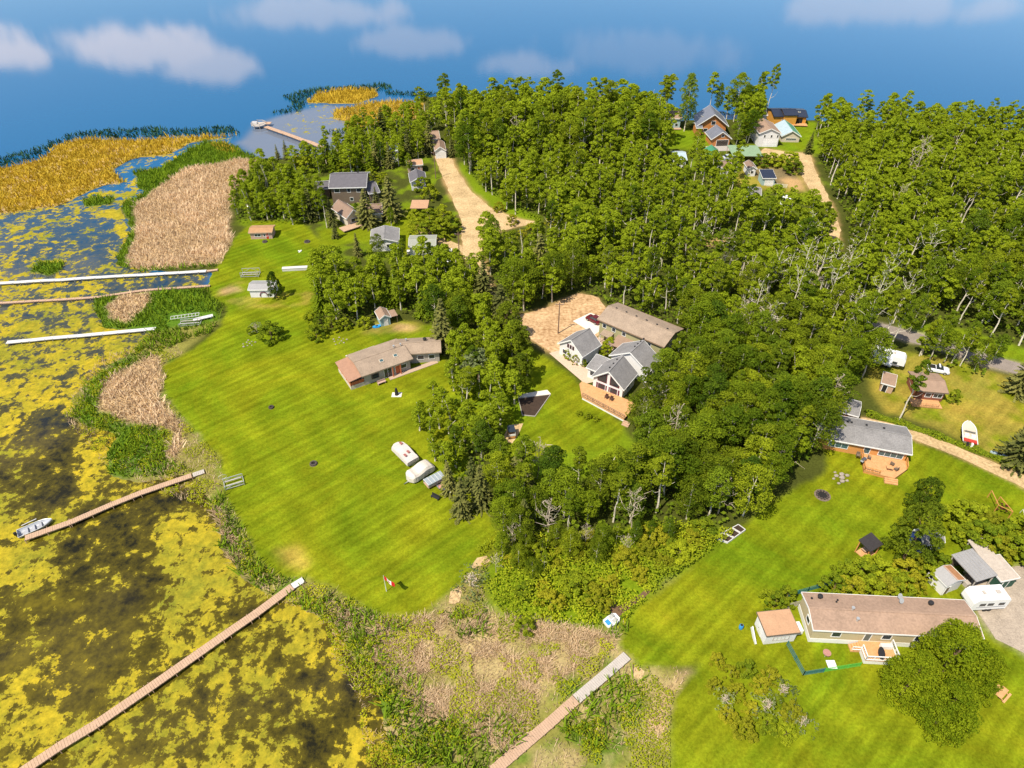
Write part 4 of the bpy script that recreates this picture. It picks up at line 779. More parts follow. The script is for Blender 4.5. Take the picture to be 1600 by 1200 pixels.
w3 = House('', '', '', (915.9,574), (941,584), (929,556.6), 2.6, base=h); w3.body('s', .8, whitew, grey_sh, .3, trimw); w3.win('F', .6, .9, 1.2, 1); w3.win('L', 1, .9, 1.2, 1)
# deck in chalet frame
p = [CHA.world.inverted() @ W(*q, .7) for q in ((894,612), (909,619.5), (975,655), (982,640))]
pl = [(v.x, v.y) for v in p]; xr = max(pl[2][0], L); mb = MB().prism([(min(pl[0][0], -.6), max(pl[0][1], -.6)), pl[1], pl[2], (xr, .42), (min(pl[0][0], -.6), .42)], .45, .70); print('deck', pl, L); dk = h.put(mb, 'deck', deckm)
mb = MB().prism([(pl[1][0] + .1, pl[1][1] + .02), (pl[2][0], pl[2][1] + .02), (pl[2][0], pl[2][1] + .2), (pl[1][0] + .1, pl[1][1] + .2)], -.05, .44); h.put(mb, 'deck_skirt', white, dk)
railing(h, [(pl[1][0] + .1, pl[1][1] + .1), (pl[2][0], pl[2][1] + .1)], .70, .95, brownw, bal=.35, parent=dk)
st = MB()
for i in range(3): st.box(pl[2][0] + .0, pl[2][0] + 1.4, pl[2][1] - .35 * (i + 1), pl[2][1] - .35 * i, -.05, .5 - .17 * i)
h.put(st, 'steps', wood, dk)
# long tan-roofed house behind
h = House('house', 'long two-storey olive house with a tan shingle roof behind the chalet', 'house', (932.8,498.4), (1037.8,542.5), 8.6, 4.9)
h.body('x', 1.3, olive, tan_sh, .5, mm('brown_trim', (.30, .20, .13), .7), ridge=.5); L, D = h.L, h.D
for u in (.9, 3.3, 5.9, L - 4.6): h.win('F', u, 3.1, .8, .9)
h.win('L', 1.4, 3.0, 1.2, 1.0); h.win('R', 3.2, 2.8, .9, 1.2); h.door('F', 2.2, .95, 2.05, white); h.win('F', 5, .9, 1.2, 1.1)
for i in range(6): h.vent(2.0 + i * (L - 4) / 5, D * .5 + .35, 'box', .17)
h.put(MB().bar((3.1, -1.3, 2.3), (3.1, .5, 2.65), 2.6, .12), 'porch_roof', tan_sh); h.put(MB().bar((8.0, -3.2, 2.35), (8.0, .5, 2.8), 5.0, .14), 'porch_roof', brn_sh)
pp = MB()
for x in (1.9, 4.3): pp.box(x - .06, x + .06, -1.2, -1.08, 0, 2.25)
for x in (5.7, 8, 10.3): pp.box(x - .06, x + .06, -3.0, -2.88, 0, 2.3)
h.put(pp, 'porch_post', white); h.put(MB().box(.6, 11, -3.6, .46, -.05, .1), 'patio', _pav())
# grey-roofed house at right with deck
h = House('house', 'grey-roofed orange timber house with a large cedar deck on the right lawn', 'house', (1277,683), (1425.7,710.4), (1418.3,667.9), 2.9)
h.body('x', 1.15, orangew, grey_sh, .5, trimw); L, D = h.L, h.D
h.win('F', L - 14.1, 1.0, 3.2, 1.05, bars=3, g=glassb); h.win('F', L - 8.1, .1 + .7, .95, 1.95, g=glassb, name='glass_door'); h.win('F', L - 5.6, 1.0, 4.0, 1.1, bars=4, g=glassb); h.win('F', L - 18, 1.2, 1.4, .9)
h.win('R', 2.5, 1, 1.3, 1)
for x in (L - 4.4, L - 7.4, L - 10, L - 10.6): h.vent(x, D * .66, 'box', .17)
inv = h.world.inverted(); q = [inv @ W(*p, .75) for p in ((1346.5,708.5), (1350.3,734.5), (1398,747), (1417,733.5), (1415,718))]; q = [(v.x, v.y) for v in q]
dk = h.put(MB().prism([(q[0][0], .47), (q[1][0], q[1][1]), q[2], q[3], (q[4][0], .47)], .5, .75), 'deck', deckm)
h.put(MB().prism([(q[1][0] + .05, q[1][1] + .05), (q[2][0], q[2][1] + .05), (q[3][0] - .05, q[3][1]), (q[3][0] - .05, .4), (q[1][0] + .05, .4)], -.05, .49), 'deck_skirt', orangew, dk)
railing(h, [(q[0][0], .4), q[1], ((q[1][0] + q[2][0]) * .5, (q[1][1] + q[2][1]) * .5)], .75, .85, orangew, bal=.3, parent=dk, w=.1); railing(h, [q[3], (q[4][0], .5)], .75, .85, orangew, bal=.3, parent=dk, w=.1)
st = MB()
for i in range(3): st.prism([(q[2][0] - 1.6, q[2][1] - .35 * (i + 1)), (q[2][0] + .6, q[2][1] - .35 * (i + 1) + .1), (q[2][0] + .6, q[2][1] - .35 * i + .1), (q[2][0] - 1.6, q[2][1] - .35 * i)], -.05, .55 - .17 * i)
h.put(st, 'steps', deckm, dk)
RH = h
h2 = House('garage', 'grey-roofed garage tucked behind the orange timber house', 'garage', (1292,637), (1341.8,651.3), (1351.4,629.6), 2.8); h2.body('x', .7, orangew, grey_sh, .35, trimw); h2.vent(h2.L - 2.2, h2.D * .75, 'box', .15); h2.win('F', 1, .9, 1, .9)
# bottom-right beige bungalow
h = House('mobile_home', 'long beige bungalow with a rosy brown roof and white skirting', 'house', (1271,984.4), (1538,998), (1253.5,925.3), 3.5)
h.body('x', .75, beige, pink_sh, .3, trimw, skirt=(.95, white)); L, D = h.L, h.D; oh = .3
for u in (2.7, 9.6): h.win('F', u, 1.7, 1.15, 1.15)
h.win('F', 7.2, 1.05, .8, 2.0, g=glassb, name='glass_door'); h.win('F', 14, 1.7, 1.2, 1.1); h.win('L', 1.6, 1.8, 1.0, .9); h.win('F', 19, 1.7, 1.2, 1.1)
for x, y, k, r in ((1.0, .8, 'box', .12), (2.2, .84, 'turbine', .26), (4.3, .72, 'box', .1), (4.6, .78, 'box', .1), (6.0, .5, 'pipe', .3), (6.3, .26, 'pipe', .3), (13.4, .82, 'dish', .2), (13.6, .97, 'dish', .2), (17.6, .8, 'turbine', .26)): h.vent(x, D * y, k, r)
inv = h.world.inverted(); q = [inv @ W(*p, 1.0) for p in ((1343,1006), (1351.9,1031.5), (1386,1033))]; x0 = q[0].x; x1 = q[2].x + 1.5; yf = q[1].y
dk = h.put(MB().box(x0, x1, yf, .24, .85, 1.0), 'deck', deckm); h.put(MB().box(x0 + .04, x1 - .04, yf + .05, .2, -.05, .84), 'deck_skirt', white, dk)
railing(h, [(x0 + .05, -.9), (x0 + .05, yf + .05), (x1, yf + .05), (x1, .1)], 1.0, .95, white, parent=dk, w=.1, bal=.25)
st = MB()
for i in range(4): st.box(x0 - .3 * (i + 1), x0 - .3 * i, -.95, .1, -.05, .85 - .2 * i)
h.put(st, 'steps', deckm, dk); railing(h, [(x0, -1.0), (x0 - 1.2, -1.0)], .7, .7, white, parent=dk, w=.08)
MH = h
# white shed with tan flat roof
h = House('shed', 'white shed with a flat tan roof left of the beige bungalow', 'shed', (1198.1,993.8), (1250.6,988.1), (1177.5,958.1), 2.6)
h.body('s', .15, whitew, tan_flat, .2, brownw, t=.14); L, D = h.L, h.D; h.win('F', 1.2, .9, 2.2, .8, gwood, bars=4, g=white); h.door('L', 1.3, .9, 1.9, white)
h.put(MB().box(L - .1, L + 1.5, D * .30, D * .72, -.05, .9), 'box', white); h.put(MB().bar((-.95, .3, .05), (-.75, D * .7, .9), .12, .9), 'panel', white)
# bottom right yard
h = House('shed', 'little white shed, one roof slope rusty and one grey, beside the travel trailer', 'shed', (1480,916.4), (1508.6,905.7), (1452.3,895), 2.5); h.body('y', .7, whitew, rust_rf, .12, trimw)
L, D = h.L, h.D; mb = MB(); z0, z1 = h.ez + .03, h.ez + .73; mb.add([(-.05, -.05, z0), (L / 2, -.05, z1), (L / 2, D + .05, z1), (-.05, D + .05, z0), (-.05, -.05, z0 + .04), (L / 2, -.05, z1 + .04), (L / 2, D + .05, z1 + .04), (-.05, D + .05, z0 + .04)], [(3, 2, 1, 0), (4, 5, 6, 7), (0, 1, 5, 4), (1, 2, 6, 5), (2, 3, 7, 6), (3, 0, 4, 7)]); h.put(mb, 'roof_sheet', metal_rf); h.door('F', .3, .7, 1.8, brownw)
h.win('L', 2.2, 1.0, .8, .6)
def open_roof(name, label, cat, pL, pR, bk, ez, rise, roofm, postm, ribs=0, wallm=None, t=.12):
    h = House(name, label, cat, pL, pR, bk, ez); L, D = h.L, h.D; h.prof = [(0, ez), (D, ez + rise)]; h.axis = 's'; h.oh = .2
    mb = MB(); mb.add([(0, 0, ez), (L, 0, ez), (L, D, ez + rise), (0, D, ez + rise), (0, 0, ez + t), (L, 0, ez + t), (L, D, ez + rise + t), (0, D, ez + rise + t)], [(3, 2, 1, 0), (4, 5, 6, 7), (0, 1, 5, 4), (1, 2, 6, 5), (2, 3, 7, 6), (3, 0, 4, 7)])
    h.put(mb, 'roof', roofm)
    if ribs:
        rb = MB()
        for i in range(ribs + 1): x = .03 + (L - .06) * i / ribs; rb.bar((x, 0.02, ez + t + .03), (x, D - .02, ez + rise + t + .03), .05, .06)
        h.put(rb, 'roof_rib', roofm)
    for x in (.25, L - .25):
        for y in (.25, D - .25): h.put(MB().box(x - .07, x + .07, y - .07, y + .07, -.05, h.rz(x, y) - .01), 'post', postm)
    h.put(MB().bar((.25, .25, ez - .1), (L - .25, .25, ez - .1), .08, .18), 'beam', postm); h.put(MB().bar((.25, D - .25, ez + rise - .12), (L - .25, D - .25, ez + rise - .12), .08, .18), 'beam', postm)
    if wallm: h.put(MB().box(.3, L - .3, D - .32, D - .28, 0, ez - .1), 'wall', wallm)
    return h
h = open_roof('carport', 'large open carport with a ribbed galvanised roof behind the travel trailer', 'carport', (1525.6,910), (1558.6,899.4), (1485.2,868.6), 3.1, .2, metal_rf, gwood, 7, brownw)
for i, c in enumerate((gwood, brownw, metal_rf)): h.put(MB().box(.6 + i * .9, 1.3 + i * .9, 1 + i * .8, 1.8 + i * .8, 0, .8 + .2 * i), 'stored_crate', c)
h = House('shed', 'dark green shed with a pale flat roof beside the gravel yard', 'shed', (1565,908.5), (1594,902.6), 4.2, 2.4); h.body('s', .15, dgreen, mm('pale_felt', (.50, .42, .34), .9), .12, white); h.door('F', .7, .9, 1.9, dgreen)
h = open_roof('lean_to', 'pale lean-to roof between the carport and the green shed', 'lean-to', (1548,893), (1572,889), 5.5, 2.4, .5, mm('pale_felt'), gwood)
h = open_roof('gazebo', 'black-roofed open gazebo beside the big dark tree on the right lawn', 'gazebo', (1359.9,863.2), (1380,851), (1341.8,845.2), 2.5, .35, blk_rf, orangew)
h.put(MB().box(.3, h.L - .3, .3, h.D - .3, -.02, .12), 'floor', deckm); h.put(MB().box(1, 2.6, 1, 1.8, .7, .76), 'table', wood)
h = House('shed', 'deep blue garden shed with a barn-shaped grey roof', 'shed', (1442.7,852.6), (1476.7,847.3), 3.1, 2.1); h.body('x', 1.1, bluew, grey_sh, .12, trimw, gambrel=True); h.win('F', 1.3, .85, .8, .8, bars=2)
# brown cabin and neighbours
h = House('cabin', 'red-brown cabin with a brown roof beside the white pickup', 'cabin', (1434,610.5), (1482.7,614.7), (1480,585), 2.6); h.body('x', .7, mm('red_brown_siding', (.25, .09, .05), .8, .15, 1, rowscale=1.2), brn_sh, .4, brownw)
h.win('F', 1.6, 1.0, 1.0, .9); h.win('F', 3.1, 1.0, 1.6, .9, bars=2); dk = h.put(MB().box(-.8, h.L - 1, -2.0, .36, .1, .3), 'deck', deckm); railing(h, [(-.8, -1.95), (h.L - 1.8, -1.95)], .3, .8, deckm, bal=.3, parent=dk)
h = House('shack', 'half-open shack of mixed boards left of the brown cabin', 'shed', (1377,598), (1399,604), 3.6, 2.1); h.body('s', .4, wood, brn_sh, .15, white); h.door('F', .4, .8, 1.7, dark)
# left cluster
h = House('house', 'large two-storey brown house with a charcoal roof beside the lagoon wood', 'house', (513.4,293.8), (572.5,292.3), 11.5, 5.3); h.body('x', 2.0, brownw, dark_sh, .5, trimw); L = h.L
for u, w in ((1.0, 1.5), (4.8, .9), (L - 3.6, 1.7)): h.win('F', u, 3.6, w, 1.2)
h.win('F', 5.3, .9, .9, 1.0); h.win('F', 9, .9, 1.2, 1.0); h.vent(L * .55, 8, 'pipe', .25); h.vent(L * .72, 7.5, 'box', .2)
w2 = House('', '', '', (576,303), (594,300), 9, 3.3, base=h); w2.body('x', 1.2, brownw, dark_sh, .4, trimw); w2.win('F', .8, 1, 1, 1)
w3 = House('', '', '', (492,296), (515,294), 6, 3.0, base=h); w3.body('x', 1.0, brownw, dark_sh, .3, trimw)
h = House('cottage', 'brown-roofed cottage with a cream gable half hidden by spruces', 'house', (541,342), (566,334), 9, 2.8); h.body('y', 2.0, cream, mm('warm_brown_shingles', (.27, .18, .13), .9, .15, 1), .5, trimw); h.win('F', 1.2, 1, 1.2, 1)
h.put(MB().box(-2.5, 3.5, -2.6, .4, .5, .7), 'deck', wood); 
w2 = House('', '', '', (572,335), (598,333), 7, 2.7, base=h); w2.body('x', 1.4, cream, mm('warm_brown_shingles'), .4, trimw)
h = House('cottage', 'pale grey-roofed cottage behind the poplar stand', 'house', (578,380), (623.5,377.5), (579,358.8), 2.8); h.body('y', 1.1, whitew, grey_sh, .4, trimw); h.win('F', 1, 1, 1.3, 1); h.win('F', 4, 1, 1.3, 1); h.win('R', 2, 1, 1.2, 1)
h = House('garage', 'white garage with a grey-green roof beside the sand road', 'garage', (637.8,385.6), (681,384.7), 6.4, 2.8); h.body('x', .8, whitew, mm('grey_green_shingles', (.33, .33, .27), .9, .1, 1), .3, trimw); h.win('F', 1.2, 1, 1, .9); h.door('F', 4, .9, 2, white)
h = House('garage', 'small white double garage with a charcoal roof at the driveway end', 'garage', (640.6,285), (667,283), (629.4,271.3), 2.9); h.body('y', 1.3, whitew, dark_sh, .4, trimw); h.door('F', h.L - 4.4, 3.4, 2.1, white, gar=True); h.win('L', 2, 1, 1.2, 1)
h = open_roof('carport', 'flat tan-roofed carport among bushes below the white double garage', 'carport', (640.6,326), (668,326), 5.5, 2.4, .1, tan_flat, wood)
h = House('garage', 'tan-roofed white garage at the top of the sand road', 'garage', (679,236), (697,235), 8, 2.8); h.body('y', 1.4, whitew, brn_sh, .3, trimw); h.door('F', .7, 2.8, 2.1, white, gar=True)
h = House('house', 'long brown-roofed house behind the garage at the top of the sand road', 'house', (660,219), (688,217), 8, 3.0); h.body('x', 1.6, cream, brn_sh, .4, trimw); h.win('F', 1, 1, 1, 1)
h = House('cottage', 'pale blue-roofed cottage deep in the wood on the point', 'cottage', (605,236), (622,235), 5, 4.0); h.body('x', .8, whitew, silver_rf, .3, trimw); h.win('F', 1, 2.5, 1, .8)
h = House('cottage', 'faded pink cottage above the white double garage', 'cottage', (636,259), (661,257), 5, 2.8); h.body('x', .8, pinkw, tan_flat, .3, trimw); h.win('F', 1, 1, 1, .8); h.door('F', 3, .9, 2, brick)
h = House('shed', 'tiny red and white shed among the poplars left of the large brown house', 'shed', (460,302), (474,300.5), 3, 2.3); h.body('x', .5, redp, white, .2, trimw); h.door('F', .9, .8, 1.7, white)
h = House('cabin', 'low pink cabin with a red door beside the tan reed bed', 'cabin', (387.8,363.9), (425,362.8), 4.4, 2.1); h.body('x', .5, pinkw, mm('cedar_roof', (.45, .25, .12), .9, .2, 1), .3, wood); h.door('F', h.L - 2.3, .8, 1.8, redp); h.win('F', 1.2, .8, 1.6, .7, bars=2); h.win('F', 3.6, .8, .9, .7)
h = House('boathouse', 'small white beach shed with a grey roof and a red arch', 'shed', (386.9,453), (427,452.6), 4.2, 2.3); h.body('x', .6, whitew, metal_rf, .25, trimw); mb = MB()
pts = [(3.5 + .95 * math.cos(t * math.pi / 8), h.oh - .1, .35 + 1.2 * math.sin(t * math.pi / 8)) for t in range(9)]; mb.tube(pts, .1, 6); h.put(mb, 'door_arch', mm('maroon_frame')); h.put(h.panel('F', 2.6, 0, 1.2, 1.3, -.02, .04), 'door', white)
h = House('shed', 'little blue-white garden shed with a brown roof behind the brown bungalow', 'shed', (592.5,499.5), (611,495), 3.8, 2.2); h.body('y', .9, pblue, brn_sh, .25, white); h.door('F', .9, .8, 1.8, white)
h.put(MB().bar((h.L + .8, .2, 2.0), (h.L + .8, 3.0, 2.0), 1.7, .1), 'lean_to_roof', brn_sh); h.put(MB().box(h.L + 1.4, h.L + 1.5, .3, .4, 0, 1.95), 'post', brownw)
# far right cluster by the lake
h = House('house', 'pale blue house with a brown roof by the lake', 'house', (1040,185.3), (1066,185.3), 10.5, 4.0); h.body('x', 2.0, pblue, brn_sh, .4, trimw); h.win('F', 1.4, 1, 1.2, 1.1); h.win('F', 3.6, 1, 1, 1.1); h.put(MB().box(.2, h.L, -1.2, .36, .3, .5), 'deck', wood)
h.vent(h.L * .5, 4.5, 'pipe', .3)
h = House('log_chalet', 'large log chalet with a steep grey metal roof by the lake', 'house', (1089,196.5), (1139,197.5), 11, 3.4); h.body('y', 4.2, logw, mm('slate_metal', (.21, .215, .25), .5, .12, .8, .2), .8, trimw); L = h.L
h.win('F', 4.5, 3.6, 1.4, 1.3); h.win('F', 2, 1, 1.4, 1.2); h.win('L', 2, 1, 1.5, 1.2); h.door('F', 7.5, 1, 2.1, brownw); h.vent(2.6, 5, 'sky')
w2 = House('', '', '', (1088,200), (1098,200), 6, 3.0, base=h); w2.body('x', .9, logw, mm('slate_metal'), .3, trimw)
h = House('garage', 'steep-roofed log garage with a dark door in front of the log chalet', 'garage', (1111.5,218), (1144,217), 7.5, 2.7); h.body('y', 2.6, logw, mm('slate_metal'), .5, trimw); h.door('F', 1.8, 4.2, 2.2, mm('brown_black_door', (.05, .035, .025), .7), gar=True); h.win('F', 3.2, 3.3, 1.0, .7)
h.put(MB().box(-1.5, h.L + .8, -4.2, .48, -.05, .12), 'apron', concrete)
h = House('tower_house', 'narrow tall cream house behind the white garage', 'house', (1185.5,180), (1200,180), 6, 6.4); h.body('x', .9, cream, brn_sh, .3, trimw); h.win('F', 1, 1.4, .7, 1.0); h.win('F', 1.2, 4, .8, 1.0)
h = House('garage', 'tall white garage with a brown roof and a white double door', 'garage', (1186.5,208.5), (1221.5,208.5), 11, 4.9); h.body('y', 1.7, whitew, brn_sh, .4, trimw); h.door('F', 2.0, 4.6, 2.3, mm('bright_white', (.8, .8, .8), .5), gar=True)
for u in (1.6, 4.0, 6.2): h.win('F', u, 3.3, .55, .9)
h = House('cabin', 'low cream cabin with a green and pale blue metal roof', 'cabin', (1221.5,213), (1252.5,213.6), 12, 2.2); h.body('y', 2.0, cream, green_rf, .4, trimw); L, D = h.L, h.D
z0, z1 = h.ez + .03, h.ez + 2.03; mb = MB(); mb.add([(-.05, -.05, z0), (L / 2 - .05, -.05, z1), (L / 2 - .05, D + .05, z1), (-.05, D + .05, z0), (-.05, -.05, z0 + .04), (L / 2 - .05, -.05, z1 + .04), (L / 2 - .05, D + .05, z1 + .04), (-.05, D + .05, z0 + .04)], [(3, 2, 1, 0), (4, 5, 6, 7), (0, 1, 5, 4), (1, 2, 6, 5), (2, 3, 7, 6), (3, 0, 4, 7)]); h.put(mb, 'roof_sheet', silver_rf); h.win('F', 1.5, .8, 3.5, .6, bars=5)
h = House('house', 'bright orange timber house with a navy roof at the lake edge', 'house', (1209.5,182), (1243,182), 10, 3.4); h.body('x', 1.3, mm('bright_cedar', (.72, .34, .06), .6, .12, .8, rowscale=.8), navy_rf, .4, navy_rf); h.win('F', 3.0, .9, .9, 1.3); h.win('F', 5.6, .9, 1.0, 1.3)
w2 = House('', '', '', (1238,182), (1263,183), 10, 3.1, base=h); w2.body('x', .9, mm('bright_cedar'), navy_rf, .4, navy_rf); w2.put(w2.panel('F', 1.0, .3, 2.8, 2.1, -.02, .06), 'porch_opening', dark)
for x in (1.7, 3.1): w2.vent(x, 3.5, 'sky')
w2.put(MB().box(-3, w2.L, -2.2, .36, .4, .6), 'deck', deckm); w3 = House('', '', '', (1226,180), (1248,180), 8, 4.2, base=h); w3.body('x', 1.0, mm('bright_cedar'), navy_rf, .3, navy_rf)
h = House('cabin', 'tiny log cabin with a bright green roof below the log garage', 'cabin', (1105,246.5), (1128,247), 8, 2.3); h.body('y', 1.6, logw, green_rf, .4, wood); h.door('F', 2, .9, 1.9, brownw)
h = open_roof('carport', 'long flat faded-green roof beside the log garage', 'carport', (1144.7,244), (1193,244.8), 9.5, 2.6, .2, pgreen_rf, wood)
h = House('cottage', 'small brown-roofed cottage below the tiny log cabin', 'cottage', (1127,262), (1145,262), 6, 2.4); h.body('x', .9, whitew, mm('warm_brown_shingles'), .3, trimw); h.win('F', 1, 1, 1, .8)
h = House('shed', 'white shed with a brown roof left of the gravel clearing', 'shed', (1169,264), (1183.5,264), 5.5, 2.6); h.body('y', .9, whitew, mm('warm_brown_shingles'), .3, trimw); h.win('F', .9, 1, .8, .8)
h = House('shed', 'white shed with a navy roof in the gravel clearing', 'shed', (1192,278.5), (1213.5,278.5), 5, 2.5); h.body('s', .9, pblue, navy_rf, .25, white); h.door('F', .8, 2.6, 1.9, white, gar=True)
h = House('cottage', 'white cottage with a pale metal roof in the wood left of the log garage', 'cottage', (1054,250), (1074,250), 8, 2.7); h.body('x', 1.2, whitew, silver_rf, .3, trimw); h.win('F', 1, 1, 1, .8)
h = House('shed', 'grey-roofed shed in the trees below the gravel clearing', 'shed', (1168,303), (1190,305), 6, 2.4); h.body('x', .8, whitew, grey_sh, .3, trimw)
# ---------------- docks, boats, vehicles, yard things ----------------
def dock(name, label, pts, w, m, z=.45, plank=.9, ext=None, postm=None, group=None):
    P0 = [W(*p, z) for p in pts]; P = [P0[0]]
    for a, b in zip(P0[:-1], P0[1:]):
        k = max(1, round((b - a).length / 5))
        P += [a.lerp(b, (i + 1) / k) + (Vector((rng.randn() * .07, rng.randn() * .07, rng.randn() * .025)) if i < k - 1 else Vector()) for i in range(k)]
    e = thing(name, label, 'dock', (P[0].x, P[0].y, 0), 0, group); o = Vector((P[0].x, P[0].y, 0)); Q = [p - o for p in P]
    mb, fr, po = MB(), MB(), MB(); k = 0
    for i, (a, b) in enumerate(zip(Q[:-1], Q[1:])):
        d = b - a; Ln = d.length; u = d / Ln; nn = Vector((-u.y, u.x, 0)); n_ = max(1, int(Ln / plank))
        for j in range(n_):
            p0 = a + d * (j / n_) + u * .012; p1 = a + d * ((j + 1) / n_) - u * .012; dz = .012 * ((k * 7) % 3 - 1); k += 1; s = nn * (w / 2) * (1 + .012 * ((k * 5) % 3 - 1))
            mb.add([p0 - s + Vector((0, 0, dz - .06)), p1 - s + Vector((0, 0, dz - .06)), p1 + s + Vector((0, 0, dz - .06)), p0 + s + Vector((0, 0, dz - .06)), p0 - s + Vector((0, 0, dz)), p1 - s + Vector((0, 0, dz)), p1 + s + Vector((0, 0, dz)), p0 + s + Vector((0, 0, dz))], [(3, 2, 1, 0), (4, 5, 6, 7), (0, 1, 5, 4), (1, 2, 6, 5), (2, 3, 7, 6), (3, 0, 4, 7)])
        for sg in (-1, 1): fr.bar(a + nn * sg * (w / 2 - .07) + Vector((0, 0, -.15)), b + nn * sg * (w / 2 - .07) + Vector((0, 0, -.15)), .06, .16)
        for j in range(max(1, int(Ln / 3.2)) + 1):
            p = a.lerp(b, min(1, j * 3.2 / Ln))
            for sg in (-1, 1): q = p + nn * sg * (w / 2 + .04); po.bar(q + Vector((0, 0, -1.4)), q + Vector((0, 0, .16)), .07)
    mb.build('decking', m, e); fr.build('frame', postm or wood, e); po.build('post', postm or wood, e); return e
dock('dock', 'long white sectional dock reaching in from the left, uppermost of the pale docks', [(-60,447), (0,442), (160,432.5), (322,423)], 1.15, pwood, .4, 1.5, postm=alu)
dock('boardwalk', 'short brown boardwalk at the shore end of the uppermost white dock', [(323,423), (340,421)], .8, wood, .35)
dock('dock', 'narrow tan timber dock between the two long white docks', [(-50,476), (0,473), (90,468), (150,464), (225,453), (328,446)], .8, wood, .35, .5)
dock('dock', 'white sectional dock ending at the cattails below the tan dock', [(10,534.5), (120,524.5), (243,513)], 1.15, pwood, .4, 1.5, postm=alu)
dock('pier', 'brown timber pier with a fishing boat moored at its end', [(38.8,840.5), (110,815.5), (175,787.5), (220,769.5), (277,750), (299,742.5)], 1.15, wood, .5, .32)
dock('boardwalk', 'grey shore ramp of the brown timber pier', [(301,742), (319,736)], 1.05, gwood, .3, .3)
dock('pier', 'long brown timber pier running to the lower left corner', [(30,1208), (150,1131), (235,1073), (312,1019), (400,958), (456,916.5)], 1.3, wood, .5, .32)
dock('boardwalk', 'pale grey ramp where the long lower left pier meets the lawn', [(456.5,916), (474,905.5)], 1.1, pwood, .35, .4)
dock('boardwalk', 'wide brown and grey boardwalk at the bottom of the marsh', [(770,1205), (858,1130), (900,1092.5)], 1.4, wood, .4, .32)
dock('boardwalk', 'grey shoreward half of the boardwalk at the bottom of the marsh', [(900.5,1092), (980,1024)], 1.4, gwood, .4, .32)
e = dock('pier', 'long dark pier across the bay with a round platform at its end', [(510,231.5), (460,213.5), (415,197.5)], 1.9, wood, .9, .6, postm=brownw)
c = W(404, 194, .9); o = MB()
ring = [(c.x + 2.7 * math.cos(t * math.pi / 4 + .4) - e.location.x, c.y + 2.7 * math.sin(t * math.pi / 4 + .4) - e.location.y) for t in range(8)]; o.prism(ring, .7, .92); o.build('platform', brownw if False else gwood, e)
r = MB()
for i in range(8):
    a, b = ring[i], ring[(i + 1) % 8]; r.bar((*a, -1.5), (*a, 1.7), .12)
    if i != 7: r.bar((*a, 1.65), (*b, 1.65), .09); r.bar((*a, 1.4), (*b, 1.4), .08)
r.build('railing', gwood, e); r = MB(); r.box(c.x - 2.6 - e.location.x, c.x - .6 - e.location.x, c.y - e.location.y, c.y + 1 - e.location.y, .92, 1.6); r.build('bench', pwood, e)
c2 = W(411, 194, .9); r = MB(); r.box(c2.x - 1 - e.location.x, c2.x + 2.6 - e.location.x, c2.y + .3 - e.location.y, c2.y + 2.6 - e.location.y, .72, .9); r.build('side_platform', wood, e)
# boats
def frame2(p0, p1, z=0):
    a, b = W(*p0, z), W(*p1, z); return a, (b - a).length, math.atan2(b.y - a.y, b.x - a.x)
def hull(L, w, h, nose=.45, z0=0.0, n=9, deadrise=.35):
    rings = []
    for i in range(n):
        t = i / (n - 1); x = L * t; ww = w / 2 * (1 if t < 1 - nose else max(.04, (1 - ((t - 1 + nose) / nose) ** 2)) ** .7); hh = h * (1 + .18 * t * t); kz = z0 + h * deadrise * 0 + (h * .55 * max(0, (t - .7) / .3) ** 2)
        rings.append([(x, -ww, z0 + hh), (x, -ww * .82, z0 + h * .35 + kz * .3), (x, 0, kz), (x, ww * .82, z0 + h * .35 + kz * .3), (x, ww, z0 + hh)])
    return rings
def open_boat(name, label, p0, p1, w, h, hm, dm, zb, seats=(.25, .45, .65), motor=True, cat='boat'):
    a, L, rz = frame2(p0, p1, zb + h); e = thing(name, label, cat, (a.x, a.y, zb), rz); R_ = hull(L, w, h); mb = MB(); n = len(R_)
    vs = [p for r in R_ for p in r]; mb.add(vs, [(i * 5 + k, i * 5 + k + 1, (i + 1) * 5 + k + 1, (i + 1) * 5 + k) for i in range(n - 1) for k in range(4)] + [(0, 1, 2, 3, 4)])
    mb.build('hull', hm, e, smooth=True); g = MB()
    for k in (0, 4): g.tube([r[k] for r in R_], .05, 5)
    g.tube([R_[0][0], R_[0][4]], .05, 5); g.build('gunwale', alu, e); f = MB()
    fl = [(r[1][0] - .0, r[1][1] * .9, .16 + r[2][2] * .8) for r in R_[:-1]] + [(r[3][0], r[3][1] * .9, .16 + r[2][2] * .8) for r in R_[:-1]][::-1]; f.add(fl, [tuple(range(len(fl)))]); f.build('floor', dm, e)
    for s_ in seats: MB().box(L * s_ - .2, L * s_ + .2, -w * .42, w * .42, h * .55, h * .68).build('seat', dm, e)
    bow = MB().add([(L * .82, -w * .30, h * 1.1), (L * .82, w * .30, h * 1.1), (L * .985, 0, h * 1.15), (L * .82, -w * .30, h * 1.04), (L * .82, w * .30, h * 1.04), (L * .985, 0, h * 1.09)], [(0, 1, 2), (5, 4, 3), (0, 3, 4, 1), (1, 4, 5, 2), (2, 5, 3, 0)]); bow.build('bow_deck', hm, e)
    if motor: mt = MB().box(-.45, -.05, -.18, .18, h * .8, h * 1.7); mt.build('outboard_motor', black, e, .05); MB().bar((-.25, 0, -.4), (-.25, 0, h * .8), .14).build('motor_leg', black, e)
    return e
boatm = mm('boat_hull', (.55, .56, .58), .4, .06, 1, .2)
open_boat('fishing_boat', 'grey aluminium fishing boat moored to the brown timber pier', (27, 834), (81, 811.5), 1.9, .7, boatm, mm('boat_floor', (.40, .40, .42), .7), -.35)
